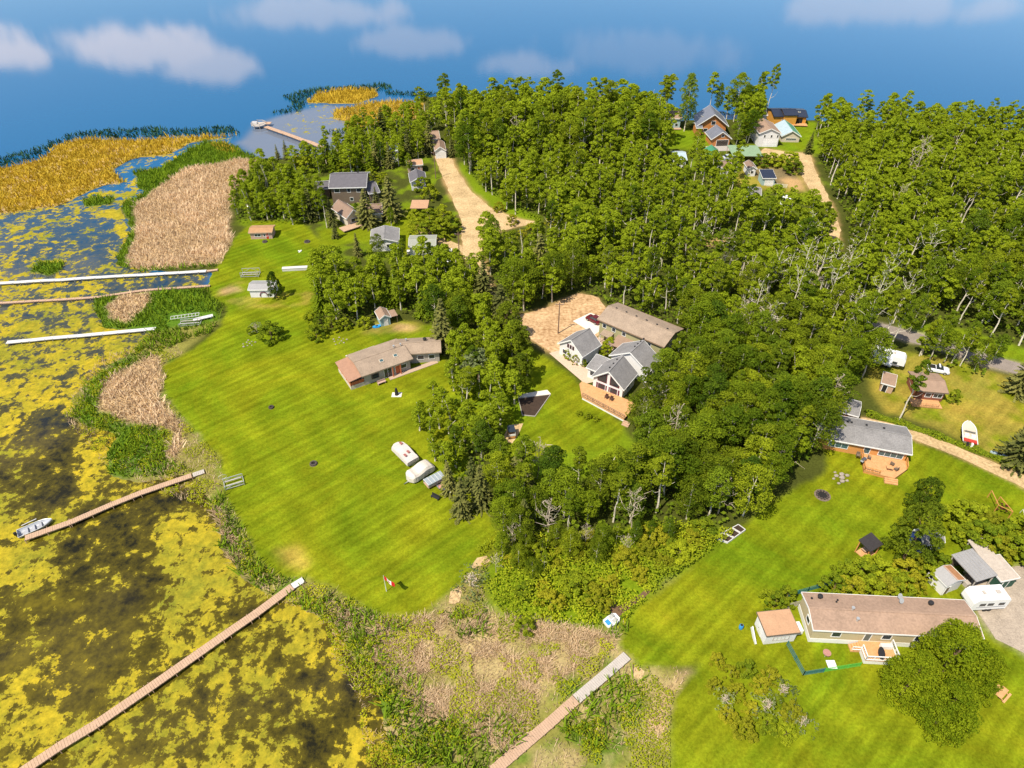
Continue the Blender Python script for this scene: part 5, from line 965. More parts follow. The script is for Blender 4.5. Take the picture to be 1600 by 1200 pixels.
e = thing('boat_hoop', 'thin white pole lying in the weed beside the fishing boat', 'pole', W(33, 821, 0)); a = W(57, 811, 0) - W(33, 821, 0); MB().bar((0, 0, -.1), (a.x, a.y, .05), .12).build('pole', pwood, e)
def covered(name, label, p0, p1, w, h, cm, base=.45, nose=.25, under=None, seed=0, cat='boat', tw=.55):
    """boat on a trailer under a tied-down tarpaulin: lumpy cover above, hull and wheels below"""
    a, L, rz = frame2(p0, p1, base + h); e = thing(name, label, cat, (a.x, a.y, 0), rz); rs = []; n = 13; rr = np.random.RandomState(seed)
    for i in range(n):
        t = i / (n - 1); x = L * t; ww = w / 2 * (1 if t < 1 - nose else .35 + .65 * math.sqrt(max(0, 1 - ((t - 1 + nose) / nose) ** 2))); k = .10 * rr.rand(); top = h * (.9 + .12 * math.sin(t * 9 + seed)) * (1 if .04 < t < .9 else .72)
        rs.append([(x, -ww * (1.0 + k * .3), base), (x, -ww * .98, base + top * .72), (x, -ww * tw, base + top * (.95 + .04 * (rr.rand() - .5))), (x, 0, base + top), (x, ww * tw, base + top * (.95 + .04 * (rr.rand() - .5))), (x, ww * .98, base + top * .72), (x, ww * (1.0 + k * .3), base)])
    MB().loft(rs).build('cover', cm, e); hl = MB().loft([[(x * .97 + .1, y * .9, z - base + .12) for x, y, z in ((r_[0][0], r_[0][1], base + .35), (r_[0][0], 0, base), (r_[0][0], -r_[0][1], base + .35))] for r_ in rs]); hl.build('hull', under or boatm, e)
    for y in (-w * .4, w * .4): MB().tube([(L * .38, y - .1, .32), (L * .38, y + .1, .32)], .32, 12).build('wheel', black, e)
    tg = MB(); tg.bar((0, -.3, .3), (L + .9, 0, .3), .09); tg.bar((0, .3, .3), (L + .9, 0, .3), .09); tg.build('trailer_frame', alu, e); return e
covm = mm('pale_canvas', (.62, .55, .50), .85, .12, .6, bump=.4); covb = mm('beige_canvas', (.66, .59, .50), .85, .1, .7, bump=.5)
e = covered('pontoon_boat', 'pontoon boat under a pale flat-topped cover with red patches, topmost of the parked boats', (645, 716), (617.5, 689), 2.5, 1.2, covm, .7, .10, seed=3, tw=.93)
for x, y in ((1.2, .4), (4.3, -.7), (1.6, -.5)): MB().box(x, x + .7, y, y + .4, 1.86, 1.94).build('cover_patch', mm('dusty_red_patch', (.35, .12, .10), .9), e)
covered('covered_boat', 'boat wrapped in a beige tarpaulin, below the pontoon boat', (672, 718), (636, 741), 2.6, 1.7, covb, .45, .22, seed=5, tw=.72)
a, L, rz = frame2((665, 754), (692, 740), 1.3); e = thing('utility_trailer', 'grey slat-topped utility trailer beside the beige tarpaulined boat', 'trailer', (a.x, a.y, 0), rz)
MB().box(0, L, -.85, .85, .5, .62).build('bed', wood, e); MB().box(0, L, -.9, .9, 1.22, 1.3).build('cover', mm('grey_blue_cover', (.32, .36, .38), .5), e)
for s_ in range(5): MB().box(L * (s_ + .1) / 5, L * (s_ + .1) / 5 + .07, -.9, .9, 1.3, 1.36).build('rib', pwood, e)
MB().box(0.02, L - .02, -.84, -.78, .6, 1.22).build('side_board', gwood, e); MB().box(0.02, L - .02, .78, .84, .6, 1.22).build('side_board', gwood, e)
for y in (-.95, .95): MB().tube([(L * .5, y - .1, .3), (L * .5, y + .1, .3)], .3, 12).build('wheel', black, e)
MB().bar((L, 0, .4), (L + 1, 0, .35), .1).build('drawbar', black, e)
open_boat('canoe', 'faded pink canoe lying beside the utility trailer', (684.5, 761.5), (703, 752), .8, .35, mm('faded_pink', (.62, .30, .26), .6), mm('faded_pink'), .02, seats=(.3, .7), motor=False, cat='canoe')
c = W(700, 768); e = thing('work_table', 'white board lying on trestles beside the dusty spruces', 'table', (c.x, c.y, 0), R(-30)); MB().box(-.9, .9, -.5, .5, .68, .74).build('table_top', white, e)
for x in (-.7, .7): MB().box(x - .04, x + .04, -.4, .4, 0, .68).build('leg', gwood, e)
c = W(680, 779); e = thing('garden_bench', 'dark slatted bench in front of the parked boats', 'bench', (c.x, c.y, 0), R(-32)); MB().box(-.8, .8, -.25, .25, .4, .46).build('seat', black, e); MB().box(-.8, .8, .24, .3, .46, .95).build('backrest', black, e)
for x in (-.7, .7): MB().box(x - .04, x + .04, -.22, .22, 0, .4).build('leg', black, e)
# boat lifts and frames
def lift(name, label, c, rz, l, w, hgt, wheel=False, group=None):
    e = thing(name, label, 'boat lift', (c.x, c.y, 0), rz); mb = MB()
    for x in (-l / 2, l / 2):
        for y in (-w / 2, w / 2): mb.bar((x, y, -.1), (x, y, hgt), .12)
        mb.bar((x, -w / 2, .25), (x, w / 2, .25), .1); 
    for y in (-w / 2, w / 2):
        for z in (.25, hgt): mb.bar((-l / 2, y, z), (l / 2, y, z), .1)
        mb.bar((-l / 2, y, .25), (0, y, hgt), .06); mb.bar((l / 2, y, .25), (0, y, hgt), .06)
    mb.build('frame', alu, e)
    for y in (-.5, .5): MB().bar((-l / 2 + .2, y, .55), (l / 2 - .2, y, .55), .16).build('bunk', gwood, e)
    if wheel: t = MB(); t.tube([(-l / 2 + .1 + .7 * math.cos(k * math.pi / 6), w / 2 + .1, hgt + .5 + .5 * math.sin(k * math.pi / 6)) for k in range(13)], .03, 4); t.build('winch_wheel', alu, e); MB().bar((-l / 2 + .1, w / 2 + .1, hgt), (-l / 2 + .1, w / 2 + .1, hgt + .5), .06).build('winch_post', alu, e)
    return e
lift('boat_lift', 'aluminium boat lift with a winch wheel standing on the lawn edge by the brown pier', W(366, 756), R(25), 3.2, 2.0, .9, True)
lift('boat_lift', 'aluminium boat lift parked on the grass near the white beach shed', W(392, 430), R(4), 4.4, 2.2, 1.4)
lift('boat_lift', 'aluminium boat lift frame tangled among the shore cattails', W(298, 506), R(8), 4.6, 2.0, .8)
e = thing('dock_section', 'white folded dock section resting on the lawn edge', 'dock section', W(303, 503)); a = W(334, 496, .6) - W(303, 503, .6); MB().bar((0, 0, .6), (a.x, a.y, .6), 1.1, .14).build('deck_panel', pwood, e)
for t in (.1, .9): MB().box(a.x * t - .1, a.x * t + .1, a.y * t - .4, a.y * t + .4, 0, .53).build('support', gwood, e)
e = thing('ladder_frame', 'ladder-like aluminium dock frame lying in the cattails', 'dock frame', W(268, 500)); a = W(312, 494) - W(268, 500); nn = Vector((-a.y, a.x, 0)).normalized() * .6; mb = MB(); mb.bar(-nn + Vector((0, 0, .6)), a - nn + Vector((0, 0, .6)), .1); mb.bar(nn + Vector((0, 0, .6)), a + nn + Vector((0, 0, .6)), .1)
for i in range(9): mb.bar(a * (i / 8) - nn + Vector((0, 0, .6)), a * (i / 8) + nn + Vector((0, 0, .6)), .08)
mb.build('frame', pwood, e)
# flag
c = W(604, 924); e = thing('flagpole', 'white pole flying a red and white maple-leaf flag on the lawn', 'flagpole', (c.x, c.y, 0)); MB().tube([(0, 0, -.1), (0, 0, 4.0)], [.06, .035], 8).build('pole', white, e); MB().tube([(0, 0, 4.0), (0, 0, 4.12)], [.07, .02], 8).build('finial', alu, e)
fd = Vector((.86, -.5, 0)); FL, FHt = 1.9, .95
def flagp(u, v): return fd * u * FL + Vector((.5, .86, 0)) * (.10 * math.sin(u * 7 + v)) + Vector((0, 0, 3.85 - (1 - v) * FHt - .42 * u * u))
def flagpart(u0, u1, m, name, par, off=0):
    mb = MB(); k = 6
    for i in range(k):
        for j in range(4):
            a0, a1 = u0 + (u1 - u0) * i / k, u0 + (u1 - u0) * (i + 1) / k; b0, b1 = j / 4, (j + 1) / 4; mb.add([flagp(a0, b0), flagp(a1, b0), flagp(a1, b1), flagp(a0, b1)], [(0, 1, 2, 3)])
    return mb.build(name, m, par)
fredm = mm('flag_red', (.62, .02, .02), .7, .03, 1); f = flagpart(.27, .73, mm('flag_white', (.8, .8, .8), .7, .03, 1), 'flag', e); flagpart(.02, .268, fredm, 'flag_band', f); flagpart(.732, 1.0, fredm, 'flag_band', f)
leaf = [(0, 1), (.14, .72), (.32, .82), (.25, .45), (.5, .62), (.56, .48), (.85, .5), (.74, .28), (.86, .18), (.48, -.12), (.52, -.34), (.07, -.3), (.07, -.62), (-.07, -.62), (-.07, -.3), (-.52, -.34), (-.48, -.12), (-.86, .18), (-.74, .28), (-.85, .5), (-.56, .48), (-.5, .62), (-.25, .45), (-.32, .82), (-.14, .72)]
mb = MB()
for sg in (-1, 1):
    off = Vector((.5, .86, 0)) * .02 * sg; vs = [flagp(.5 + x * .17, .5 + y * .36) + off for x, y in leaf]; cc = flagp(.5, .5) + off
    mb.add(vs + [cc], [(i, (i + 1) % len(leaf), len(leaf)) for i in range(len(leaf))])
mb.build('maple_leaf', fredm, f)
# poles
def pole(p, H, label, arm=True):
    c = W(*p); e = thing('utility_pole', label, 'utility pole', (c.x, c.y, 0)); MB().tube([(0, 0, -.2), (0, 0, H)], [.16, .10], 8).build('pole', mm('pole_wood', (.24, .15, .10), .9), e)
    if arm: MB().bar((-.9, 0, H - .5), (.9, 0, H - .5), .12).build('crossarm', mm('pole_wood'), e)
    for x in (-.8, .8): MB().tube([(x, 0, H - .44), (x, 0, H - .25)], .05, 6).build('insulator', pwood, e)
    return e
pole((872, 521), 8.3, 'brown utility pole in the sandy yard of the chalet'); pole((681, 279), 9, 'utility pole where the sand road begins to widen'); pole((718, 406), 8, 'utility pole beside the white garage on the sand road')
# vehicles
def wheels(e, xs, w, r, m=black):
    for x in xs:
        for y in (-w / 2, w / 2): t = MB().tube([(x, y - .1, r), (x, y + .1, r)], r, 14).build('wheel', m, e); MB().tube([(x, y - .12, r), (x, y + .12, r)], r * .55, 10).build('rim', alu, t)
def car(name, label, p0, p1, col, kind='car', L=None, cat='car'):
    a, l, rz = frame2(p0, p1, .8); L = L or l; w = 1.85; e = thing(name, label, cat, (a.x, a.y, 0), rz); pm = mm('paint_' + col[0], col[1], .3, .04, 1, spec=.6)
    def sec(x, h, ww, z0=.35): return [(x, -ww / 2, z0), (x, -ww / 2 * 1.0, h * .8), (x, -ww / 2 * .88, h), (x, ww / 2 * .88, h), (x, ww / 2, h * .8), (x, ww / 2, z0)]
    MB().loft([sec(0, .85, w * .9), sec(.25, 1.02, w), sec(L * .7, 1.02, w), sec(L * .93, .92, w), sec(L, .7, w * .85)]).build('body', pm, e, smooth=False)
    if kind == 'pickup':
        MB().box(.15, L * .36, -w * .38, w * .38, 1.0, 1.04).build('truck_bed', dark, e); c0, c1 = L * .38, L * .72
    else: c0, c1 = L * .12, L * .72
    MB().loft([[(c0, -w * .44, 1.0), (c0, -w * .44, 1.02), (c0 + .1, w * .44, 1.02), (c0, w * .44, 1.0)], [(c0 + .35, -w * .40, 1.0), (c0 + .35, -w * .38, 1.55), (c0 + .35, w * .38, 1.55), (c0 + .35, w * .40, 1.0)], [(c1 - .7, -w * .40, 1.0), (c1 - .7, -w * .37, 1.57), (c1 - .7, w * .37, 1.57), (c1 - .7, w * .40, 1.0)], [(c1, -w * .44, 1.0), (c1, -w * .43, 1.03), (c1, w * .43, 1.03), (c1, w * .44, 1.0)]]).build('windows', glass, e)
    MB().box(c0 + .4, c1 - .75, -w * .36, w * .36, 1.56, 1.62).build('roof', pm, e, .02); wheels(e, (L * .19, L * .8), w * .96, .34)
    for y in (-.65, .65): MB().box(L - .1, L + .01, y - .18, y + .18, .6, .76).build('headlight', pwood, e); MB().box(-.02, .06, y - .16, y + .16, .65, .85).build('tail_light', redp, e)
    return e
car('parked_car', 'dark red car parked at the corner of the long tan-roofed house', (938, 503), (918, 492.5), ('dark_red', (.12, .008, .012)))
car('pickup_truck', 'white pickup truck parked above the brown cabin', (1449, 572), (1484, 579), ('white', (.72, .73, .75)), 'pickup', cat='pickup truck')
car('parked_car', 'silver car parked beside the tiny green-roofed log cabin', (1130, 246), (1142, 245), ('silver', (.5, .54, .58)), L=4.4)
def camper(name, label, p0, p1, w, h, cat='camper', fifth=False, stripe=True, slide=False):
    a, L, rz = frame2(p0, p1, h); e = thing(name, label, cat, (a.x, a.y, 0), rz); z0 = .55; cm = mm('camper_white', (.76, .75, .73), .45, .04, .8)
    prof = [(0, z0), (0, h - .25), (.25, h), (L - .6, h), (L - .1, h - .7), (L, z0 + .7), (L - .35, z0)] if not fifth else [(0, z0), (0, h - .2), (.2, h), (L - .5, h), (L, h - .6), (L, 1.5), (L - 2.2, 1.4), (L - 2.2, z0)]
    n = len(prof); vs = [(x, y, z) for y in (-w / 2, w / 2) for x, z in prof]; MB().add(vs, [tuple(range(n))[::-1], tuple(range(n, 2 * n))] + [(i, (i + 1) % n, n + (i + 1) % n, n + i) for i in range(n)]).build('body', cm, e, .04)
    for x in (L * .2, L * .5, L * .72):
        f = MB().box(x - .45, x + .45, -w / 2 - .03, w / 2 + .03, 1.55, 2.15).build('window', glass, e)
    MB().box(L * .33, L * .33 + .7, -w / 2 - .025, -w / 2 + .1, .75, 2.5).build('door', pwood, e)
    for x in (L * .25, L * .62): MB().box(x - .3, x + .3, -.3, .3, h, h + .18).build('roof_vent', gwood, e)
    MB().box(L * .45, L * .45 + .9, -.35, .35, h, h + .28).build('air_conditioner', white, e)
    if stripe: MB().box(.3, L - .8, -w / 2 - .02, w / 2 + .02, 1.15, 1.25).build('stripe', mm('grey_stripe', (.2, .2, .22), .5), e)
    if slide: MB().bar((L * .05, -w / 2 - .02, 2.75), (L * .62, -w / 2 - .02, 2.75), .1, .1).build('awning_roller', white, e); mb = MB(); mb.add([(L * .05, -w / 2, 2.8), (L * .62, -w / 2, 2.8), (L * .62, -w / 2 - 2.0, 2.25), (L * .05, -w / 2 - 2.0, 2.25), (L * .05, -w / 2, 2.84), (L * .62, -w / 2, 2.84), (L * .62, -w / 2 - 2.0, 2.29), (L * .05, -w / 2 - 2.0, 2.29)], [(3, 2, 1, 0), (4, 5, 6, 7), (0, 1, 5, 4), (1, 2, 6, 5), (2, 3, 7, 6), (3, 0, 4, 7)]); mb.build('awning', white, e)
    for y in (-w / 2 + .1, w / 2 - .1):
        for x in (L * .42, L * .54): MB().tube([(x, y - .1, .34), (x, y + .1, .34)], .34, 12).build('wheel', black, e)
    if not fifth: MB().bar((L - .4, 0, .5), (L + .9, 0, .45), .12).build('drawbar', black, e)
    return e
camper('travel_trailer', 'white travel trailer parked on the gravel beside the rusty-roofed shed', (1574, 924), (1517, 927.5), 2.5, 3.0, 'travel trailer')
camper('fifth_wheel_camper', 'long white fifth-wheel camper with its awning out by the paved road', (1366, 543), (1418, 557), 2.5, 3.4, fifth=True, slide=True)
camper('travel_trailer', 'white travel trailer hidden behind trees below the grey-green garage roof', (681, 405), (704, 411), 2.4, 2.9, 'travel trailer')
camper('travel_trailer', 'small white trailer in the wood left of the tiny log cabin', (1045, 259), (1062, 260), 2.4, 2.8, 'travel trailer')
camper('travel_trailer', 'white trailer among bushes below the gravel clearing', (1222, 306), (1240, 309), 2.4, 2.8, 'travel trailer')
camper('travel_trailer', 'white trailer among aspens right of the long tan-roofed house', (1125, 478), (1140, 480), 2.3, 2.6, 'travel trailer')
# power boat on trailer
a, L, rz = frame2((1516, 692), (1513, 659), 1.3); e = thing('power_boat', 'white and red power boat on its trailer on the dry lawn', 'boat', (a.x, a.y, 0), rz); R_ = hull(L, 2.4, .9, .4, .5)
n = len(R_); MB().add([p for r_ in R_ for p in r_], [(i * 5 + k, i * 5 + k + 1, (i + 1) * 5 + k + 1, (i + 1) * 5 + k) for i in range(n - 1) for k in range(4)] + [(0, 1, 2, 3, 4)]).build('hull', white, e, smooth=True)
fl = [(r_[0][0], r_[0][1] * .97, r_[0][2] - .12) for r_ in R_] + [(r_[4][0], r_[4][1] * .97, r_[4][2] - .12) for r_ in R_][::-1]; MB().add(fl, [tuple(range(len(fl)))]).build('deck', cream, e); mb = MB()
for k in (0, 4): mb.tube([r_[k] for r_ in R_], .09, 6)
mb.build('gunwale', white, e); MB().box(0, .9, -1.1, 1.1, 1.1, 1.55).build('stern_seat', redp, e, .05); MB().box(1.6, 2.2, -.9, -.2, 1.25, 1.7).build('seat', white, e, .05); MB().box(1.6, 2.2, .2, .9, 1.25, 1.7).build('seat', white, e, .05)
MB().add([(3.0, -.95, 1.4), (3.0, .95, 1.4), (2.6, .85, 1.95), (2.6, -.85, 1.95), (3.04, -.95, 1.4), (3.04, .95, 1.4), (2.64, .85, 1.95), (2.64, -.85, 1.95)], [(0, 1, 2, 3), (7, 6, 5, 4), (0, 4, 5, 1), (1, 5, 6, 2), (2, 6, 7, 3), (3, 7, 4, 0)]).build('windscreen', glassb, e)
for y in (-.35, .35): MB().box(-.5, .0, y - .18, y + .18, .7, 1.5).build('outboard_motor', white if y < 0 else black, e, .05)
for y in (-1.0, 1.0): MB().tube([(L * .4, y - .1, .32), (L * .4, y + .1, .32)], .32, 12).build('wheel', black, e)
MB().bar((0, 0, .42), (L + .8, 0, .4), .12).build('trailer_frame', black, e)
# pedal boat
c = W(955, 971); e = thing('pedal_boat', 'white and blue pedal boat pulled up at the ditch', 'pedal boat', (c.x, c.y, 0), R(34)); pb = mm('pedal_boat_blue', (.05, .30, .62), .5)
MB().loft([[(x, -w_ / 2, .05), (x, -w_ / 2 * 1.05, .35), (x, -w_ / 2 * .9, .5), (x, w_ / 2 * .9, .5), (x, w_ / 2 * 1.05, .35), (x, w_ / 2, .05)] for x, w_ in ((-1.15, .9), (-1.0, 1.4), (0, 1.6), (.9, 1.5), (1.2, 1.0))]).build('hull', white, e)
for y in (-.36, .36): s_ = MB().box(-.1, .45, y - .28, y + .28, .5, .58).build('seat', mm('seat_grey', (.45, .45, .42), .7), e, .03); MB().box(.42, .55, y - .28, y + .28, .5, .95).build('seat_back', mm('seat_grey'), e, .03)
MB().box(-1.05, -.4, -.5, .35, .49, .60).build('deck_pad', pb, e, .04)
# raised beds and garden plots
def plot(name, label, pts, m, z, cat='garden bed', frame=None, grp=None):
    P = [W(*p) for p in pts]; c = sum(P, Vector()) / len(P); e = thing(name, label, cat, (c.x, c.y, 0), 0, grp); MB().prism([(p.x - c.x, p.y - c.y) for p in P], -.05, z).build('soil', m, e)
    if frame:
        mb = MB()
        for a, b in zip(P, P[1:] + P[:1]): mb.bar((a.x - c.x, a.y - c.y, z / 2 + .03), (b.x - c.x, b.y - c.y, z / 2 + .03), .12, z + .12)
        mb.build('edging', frame, e)
    return e
A, B, C_, D_ = (1114.5,842), (1153.8,821), (1164.5,829), (1136,849.5)
lp = lambda p, q, t: (p[0] + (q[0] - p[0]) * t, p[1] + (q[1] - p[1]) * t)
for i, (t0, t1, lb) in enumerate(((.02, .34, 'leafy lower left'), (.38, .70, 'dark bare middle'), (.74, .98, 'smaller upper right'))): plot('raised_bed', lb + ' raised bed at the edge of the right lawn', [lp(A, B, t0), lp(A, B, t1), lp(D_, C_, t1), lp(D_, C_, t0)], soil, .3, frame=pwood, grp='raised beds at the lawn edge')
plot('vegetable_plot', 'dark bare vegetable plot on the chalet lawn', [(810,623), (860,617), (836,651), (816,649)], soil, .08, frame=concrete)
sheet('concrete_strip', [(806,617.5), (855,609.5), (861,616), (810,622)], paving, .07, 0)
def rocks(label, pts, s, m=None, name='rock_pile', cat='rocks', n=8, sp=.6):
    c = W(*pts); e = thing(name, label, cat, (c.x, c.y, 0)); m = m or mm('field_stone', (.36, .30, .24), .9, .2, 1.5)
    for i in range(n):
        a = i * 2.4; r = sp * math.sqrt(i + .5) * .6; s_ = s * (.6 + .6 * rng.rand()); x, y = r * math.cos(a), r * math.sin(a)
        rings = [[(x + s_ * k * math.cos(t * 1.047) * (1 + .2 * math.sin(t * 3 + i)), y + s_ * k * .8 * math.sin(t * 1.047), z) for t in range(6)] for k, z in ((.8, -.05), (1, s_ * .35), (.6, s_ * .75))]
        MB().loft(rings).build('stone', m, e)
    return e
rocks('pile of pale boulders with a plant on the right lawn', (1312, 747), .45, n=9, sp=.9)
def firepit(label, p, r, ring=True):
    c = W(*p); e = thing('fire_pit', label, 'fire pit', (c.x, c.y, 0)); MB().tube([(0, 0, .0), (0, 0, .05)], r * 1.45, 20).build('ash_bed', mm('ash_gravel', (.20, .15, .11), .95), e)
    mb = MB()
    for i in range(12): a = i * math.pi / 6; mb.box(r * math.cos(a) - .15, r * math.cos(a) + .15, r * math.sin(a) - .15, r * math.sin(a) + .15, .05, .32)
    mb.build('stone_ring', mm('sooty_stone', (.09, .07, .06), .9), e, .03); MB().tube([(0, 0, .05), (0, 0, .12)], r * .8, 14).build('charcoal', dark, e)
firepit('round stone fire pit with an ash bed below the pale boulders', (1285, 774), .95); firepit('small ring of dark stones in the middle of the big lawn', (424, 637), .36); firepit('burnt patch of charcoal and ash near the boats', (490, 725), .5); firepit('fire pit beyond the pink cabin with a red door', (414, 378), .5); firepit('dark fire ring right of the pink cabin lawn', (480, 378), .6)
rocks('row of flower-bed stones on the big lawn behind the brown bungalow', (531, 533), .22, n=10, sp=.9); rocks('low stone bed beside the lone round bush', (388, 537), .26, n=9, sp=.85)
rocks('white tyre planter on the lawn below the dark fire ring', (468, 393), .35, white, n=4, sp=.5)
# dug sand pits by the bare shrub
sheet('sand_path', [(701,942), (704,925), (716,916), (722,924), (718,940), (710,943)], sandm, .05, .15); sheet('sand_path', [(736,885), (746,872), (760,869), (766,876), (752,886), (745,892)], sandm, .05, .15)
# the black covered thing on pavers
c = W(620, 617); e = thing('covered_patio_heater', 'tall black covered heater on pale pavers beside the brown bungalow', 'heater', (c.x, c.y, 0)); MB().box(-1, 1, -.7, .7, -.02, .08).build('paver_base', paving, e)
MB().tube([(0, 0, .08), (0, 0, .2), (0, 0, 1.2), (0, 0, 1.7), (0, 0, 1.85)], [.42, .4, .3, .22, .08], 10).build('cover', black, e)
# hut cart
c = W(799, 681); e = thing('golf_cart', 'small orange-fronted cart with a dark roof on a sand pad', 'cart', (c.x, c.y, 0), R(10)); MB().box(-.65, .65, -1.0, .9, .3, .85).build('body', orangew, e, .05); MB().box(-.65, .65, -1.0, -.92, .85, 1.3).build('front_panel', white, e)
MB().box(-.68, .68, -1.0, .95, 1.85, 1.93).build('roof', glass, e, .03)
for x in (-.6, .6):
    for y in (-.93, .85): MB().bar((x, y, .85), (x, y, 1.85), .06).build('post', white, e)
MB().box(-.55, .55, .1, .5, .85, 1.05).build('seat', cream, e, .04); wheels(e, (), 1, .2)
for x in (-.55, .55):
    for y in (-.65, .6): MB().tube([(x - .08, y, .24), (x + .08, y, .24)], .24, 12).build('wheel', black, e)
sheet('sand_pad', [(782,688), (795,664), (818,662), (812,676), (800,692)], sandm, .045, .2)
# fences
def mesh_fence(label, pts, h, m, name='garden_fence', gap=1.6, wires=5):
    P = [W(*p) for p in pts]; o = P[0]; e = thing(name, label, 'fence', (o.x, o.y, 0)); po, wi = MB(), MB()
    for a, b in zip(P[:-1], P[1:]):
        a, b = a - o, b - o; k = max(1, int((b - a).length / gap))
        for i in range(k + 1): p = a.lerp(b, i / k); po.bar(p + Vector((0, 0, -.1)), p + Vector((0, 0, h + .08)), .07)
        for i in range(wires): z = .1 + (h - .1) * i / (wires - 1); wi.bar(a + Vector((0, 0, z)), b + Vector((0, 0, z)), .035)
        k = int((b - a).length / .25)
        for i in range(k): p = a.lerp(b, i / k); wi.bar(p + Vector((0, 0, .08)), p + Vector((0, 0, h)), .025)
    po.build('post', m, e); wi.build('mesh_panel', m, e); return e
tealm = mm('teal_mesh', (.02, .16, .19), .7, .1, 1); limem = mm('lime_green_mesh', (.10, .48, .06), .7, .1, 1)
mesh_fence('teal mesh garden fence running from the white shed round the little yard', [(1229,1008), (1254.5,1055.5), (1286,1050.5)], 1.1, tealm); mesh_fence('bright lime mesh fence between the teal fence and the white deck', [(1287,1050), (1343,1041)], 1.0, limem)
mesh_fence('teal mesh fence behind the beige bungalow', [(1231,933), (1262,924), (1296,914)], 1.1, tealm); mesh_fence('grey wire fence between the white shed and the beige bungalow', [(1230,951), (1249,946)], 1.3, gwood)
mesh_fence('white board fence below the white navy-roofed shed', [(1198,291), (1229,293.5)], 1.1, white, 'board_fence', 1.5, 6)
def wall_long(label, p0, p1, h, w, m, name): a, L, rz = frame2(p0, p1, h); e = thing(name, label, name.split('_')[-1], (a.x, a.y, 0), rz); MB().box(0, L, -w / 2, w / 2, -.05, h).build('body', m, e); MB().box(-.05, L + .05, -w / 2 - .05, w / 2 + .05, h, h + .08).build('cap', pwood, e); return e
wall_long('low white retaining wall of the beach lawn', (441, 419), (486, 416.5), .7, 1.0, pwood, 'retaining_wall'); wall_long('low white platform beside the white garage on the sand road', (636, 392.5), (706, 390), .6, 1.2, pwood, 'timber_platform')
# yard furniture
def table(label, p, r, m, h=.75, round_=True, um=None):
    c = W(*p); e = thing('patio_table', label, 'table', (c.x, c.y, 0)); (MB().tube([(0, 0, h - .05), (0, 0, h)], r, 16) if round_ else MB().box(-r, r, -r, r, h - .05, h)).build('table_top', m, e)
    for a in range(4): x, y = r * .6 * math.cos(a * 1.57 + .78), r * .6 * math.sin(a * 1.57 + .78); MB().bar((x, y, 0), (x, y, h - .05), .06).build('leg', gwood, e)
    return e
table('white square table at the lime mesh fence', (1297, 1042), .6, white, .7, False); t = table('round brown-topped table with white sides in the little fenced yard', (1290, 1024), .55, mm('rosy_brown', (.45, .22, .18), .8))
c = W(1157, 982); e = thing('water_barrel', 'small blue barrel in the grass left of the white shed', 'barrel', (c.x, c.y, 0)); MB().tube([(0, 0, 0), (0, 0, .15), (0, 0, .45), (0, 0, .8), (0, 0, .9)], [.25, .29, .32, .29, .25], 12).build('body', pb, e); MB().tube([(0, 0, .9), (0, 0, .95)], .2, 10).build('lid', black, e)
c = W(604-15, 511); e = thing('kayak', 'bright blue plastic tub and kayak beside the garden shed', 'kayak', (c.x, c.y, 0), R(20)); MB().loft([[(x, -w_, .05), (x, -w_ * .9, .35), (x, w_ * .9, .35), (x, w_, .05)] for x, w_ in ((-1.0, .1), (-.5, .4), (.5, .45), (1.1, .12))]).build('hull', mm('bright_blue', (.03, .32, .72), .5), e); MB().box(-.3, .3, -.22, .22, .34, .38).build('cockpit', dark, e)
c = W(1561, 711); e = thing('kayak', 'pale blue kayak half under the right spruce', 'kayak', (c.x, c.y, 0), R(-30)); MB().loft([[(x, -w_, .05), (x, -w_ * .9, .35), (x, w_ * .9, .35), (x, w_, .05)] for x, w_ in ((-1.5, .1), (-.8, .36), (.8, .38), (1.5, .1))]).build('hull', silver_rf, e); MB().box(-.3, .3, -.2, .2, .34, .38).build('cockpit', dark, e)
c = W(1562, 1086); e = thing('picnic_table', 'orange picnic table on the grass in the lower right corner', 'picnic table', (c.x, c.y, 0), R(35)); MB().box(-1, 1, -.4, .4, .70, .76).build('table_top', deckm, e)
for y in (-.75, .75): MB().box(-1, 1, y - .14, y + .14, .42, .47).build('bench_seat', deckm, e)
for x in (-.7, .7): MB().bar((x, -.8, 0), (x, -.1, .7), .08).build('leg', deckm, e); MB().bar((x, .8, 0), (x, .1, .7), .08).build('leg', deckm, e); MB().bar((x, -.8, .38), (x, .8, .38), .08).build('leg', deckm, e)
def chair(label, pos, rz, m, grp, z=0):
    e = thing('patio_chair', label, 'chair', (pos.x, pos.y, z), rz, grp); MB().box(-.3, .3, -.3, .3, .38, .46).build('seat', m, e); MB().box(-.3, .3, .24, .32, .46, .98).build('backrest', m, e)
    for x in (-.26, .26):
        for y in (-.26, .26): MB().bar((x, y, 0), (x, y, .38), .05).build('leg', m, e)
    for x in (-.3, .3): MB().box(x - .04, x + .04, -.28, .28, .6, .65).build('armrest', m, e)
    return e
bl = mm('bright_blue')
for i, (px_, lb) in enumerate(((656.5, 'left'), (662.5, 'middle'), (669.5, 'right'))): chair(f'bright blue patio chair under the eave of the brown bungalow, {lb} of three', W(px_, 564 - i * .3), R(5), bl, 'blue chairs on the bungalow patio', .12)
c = W(679, 563); e = thing('garden_bench', 'orange bench under the eave of the brown bungalow', 'bench', (c.x, c.y, .0), R(3)); MB().box(-.9, .9, -.25, .25, .4, .47).build('seat', orp, e); MB().box(-.9, .9, .22, .28, .47, .95).build('backrest', orp, e); MB().box(-.8, -.7, -.2, .2, 0, .4).build('leg', orp, e); MB().box(.7, .8, -.2, .2, 0, .4).build('leg', orp, e)
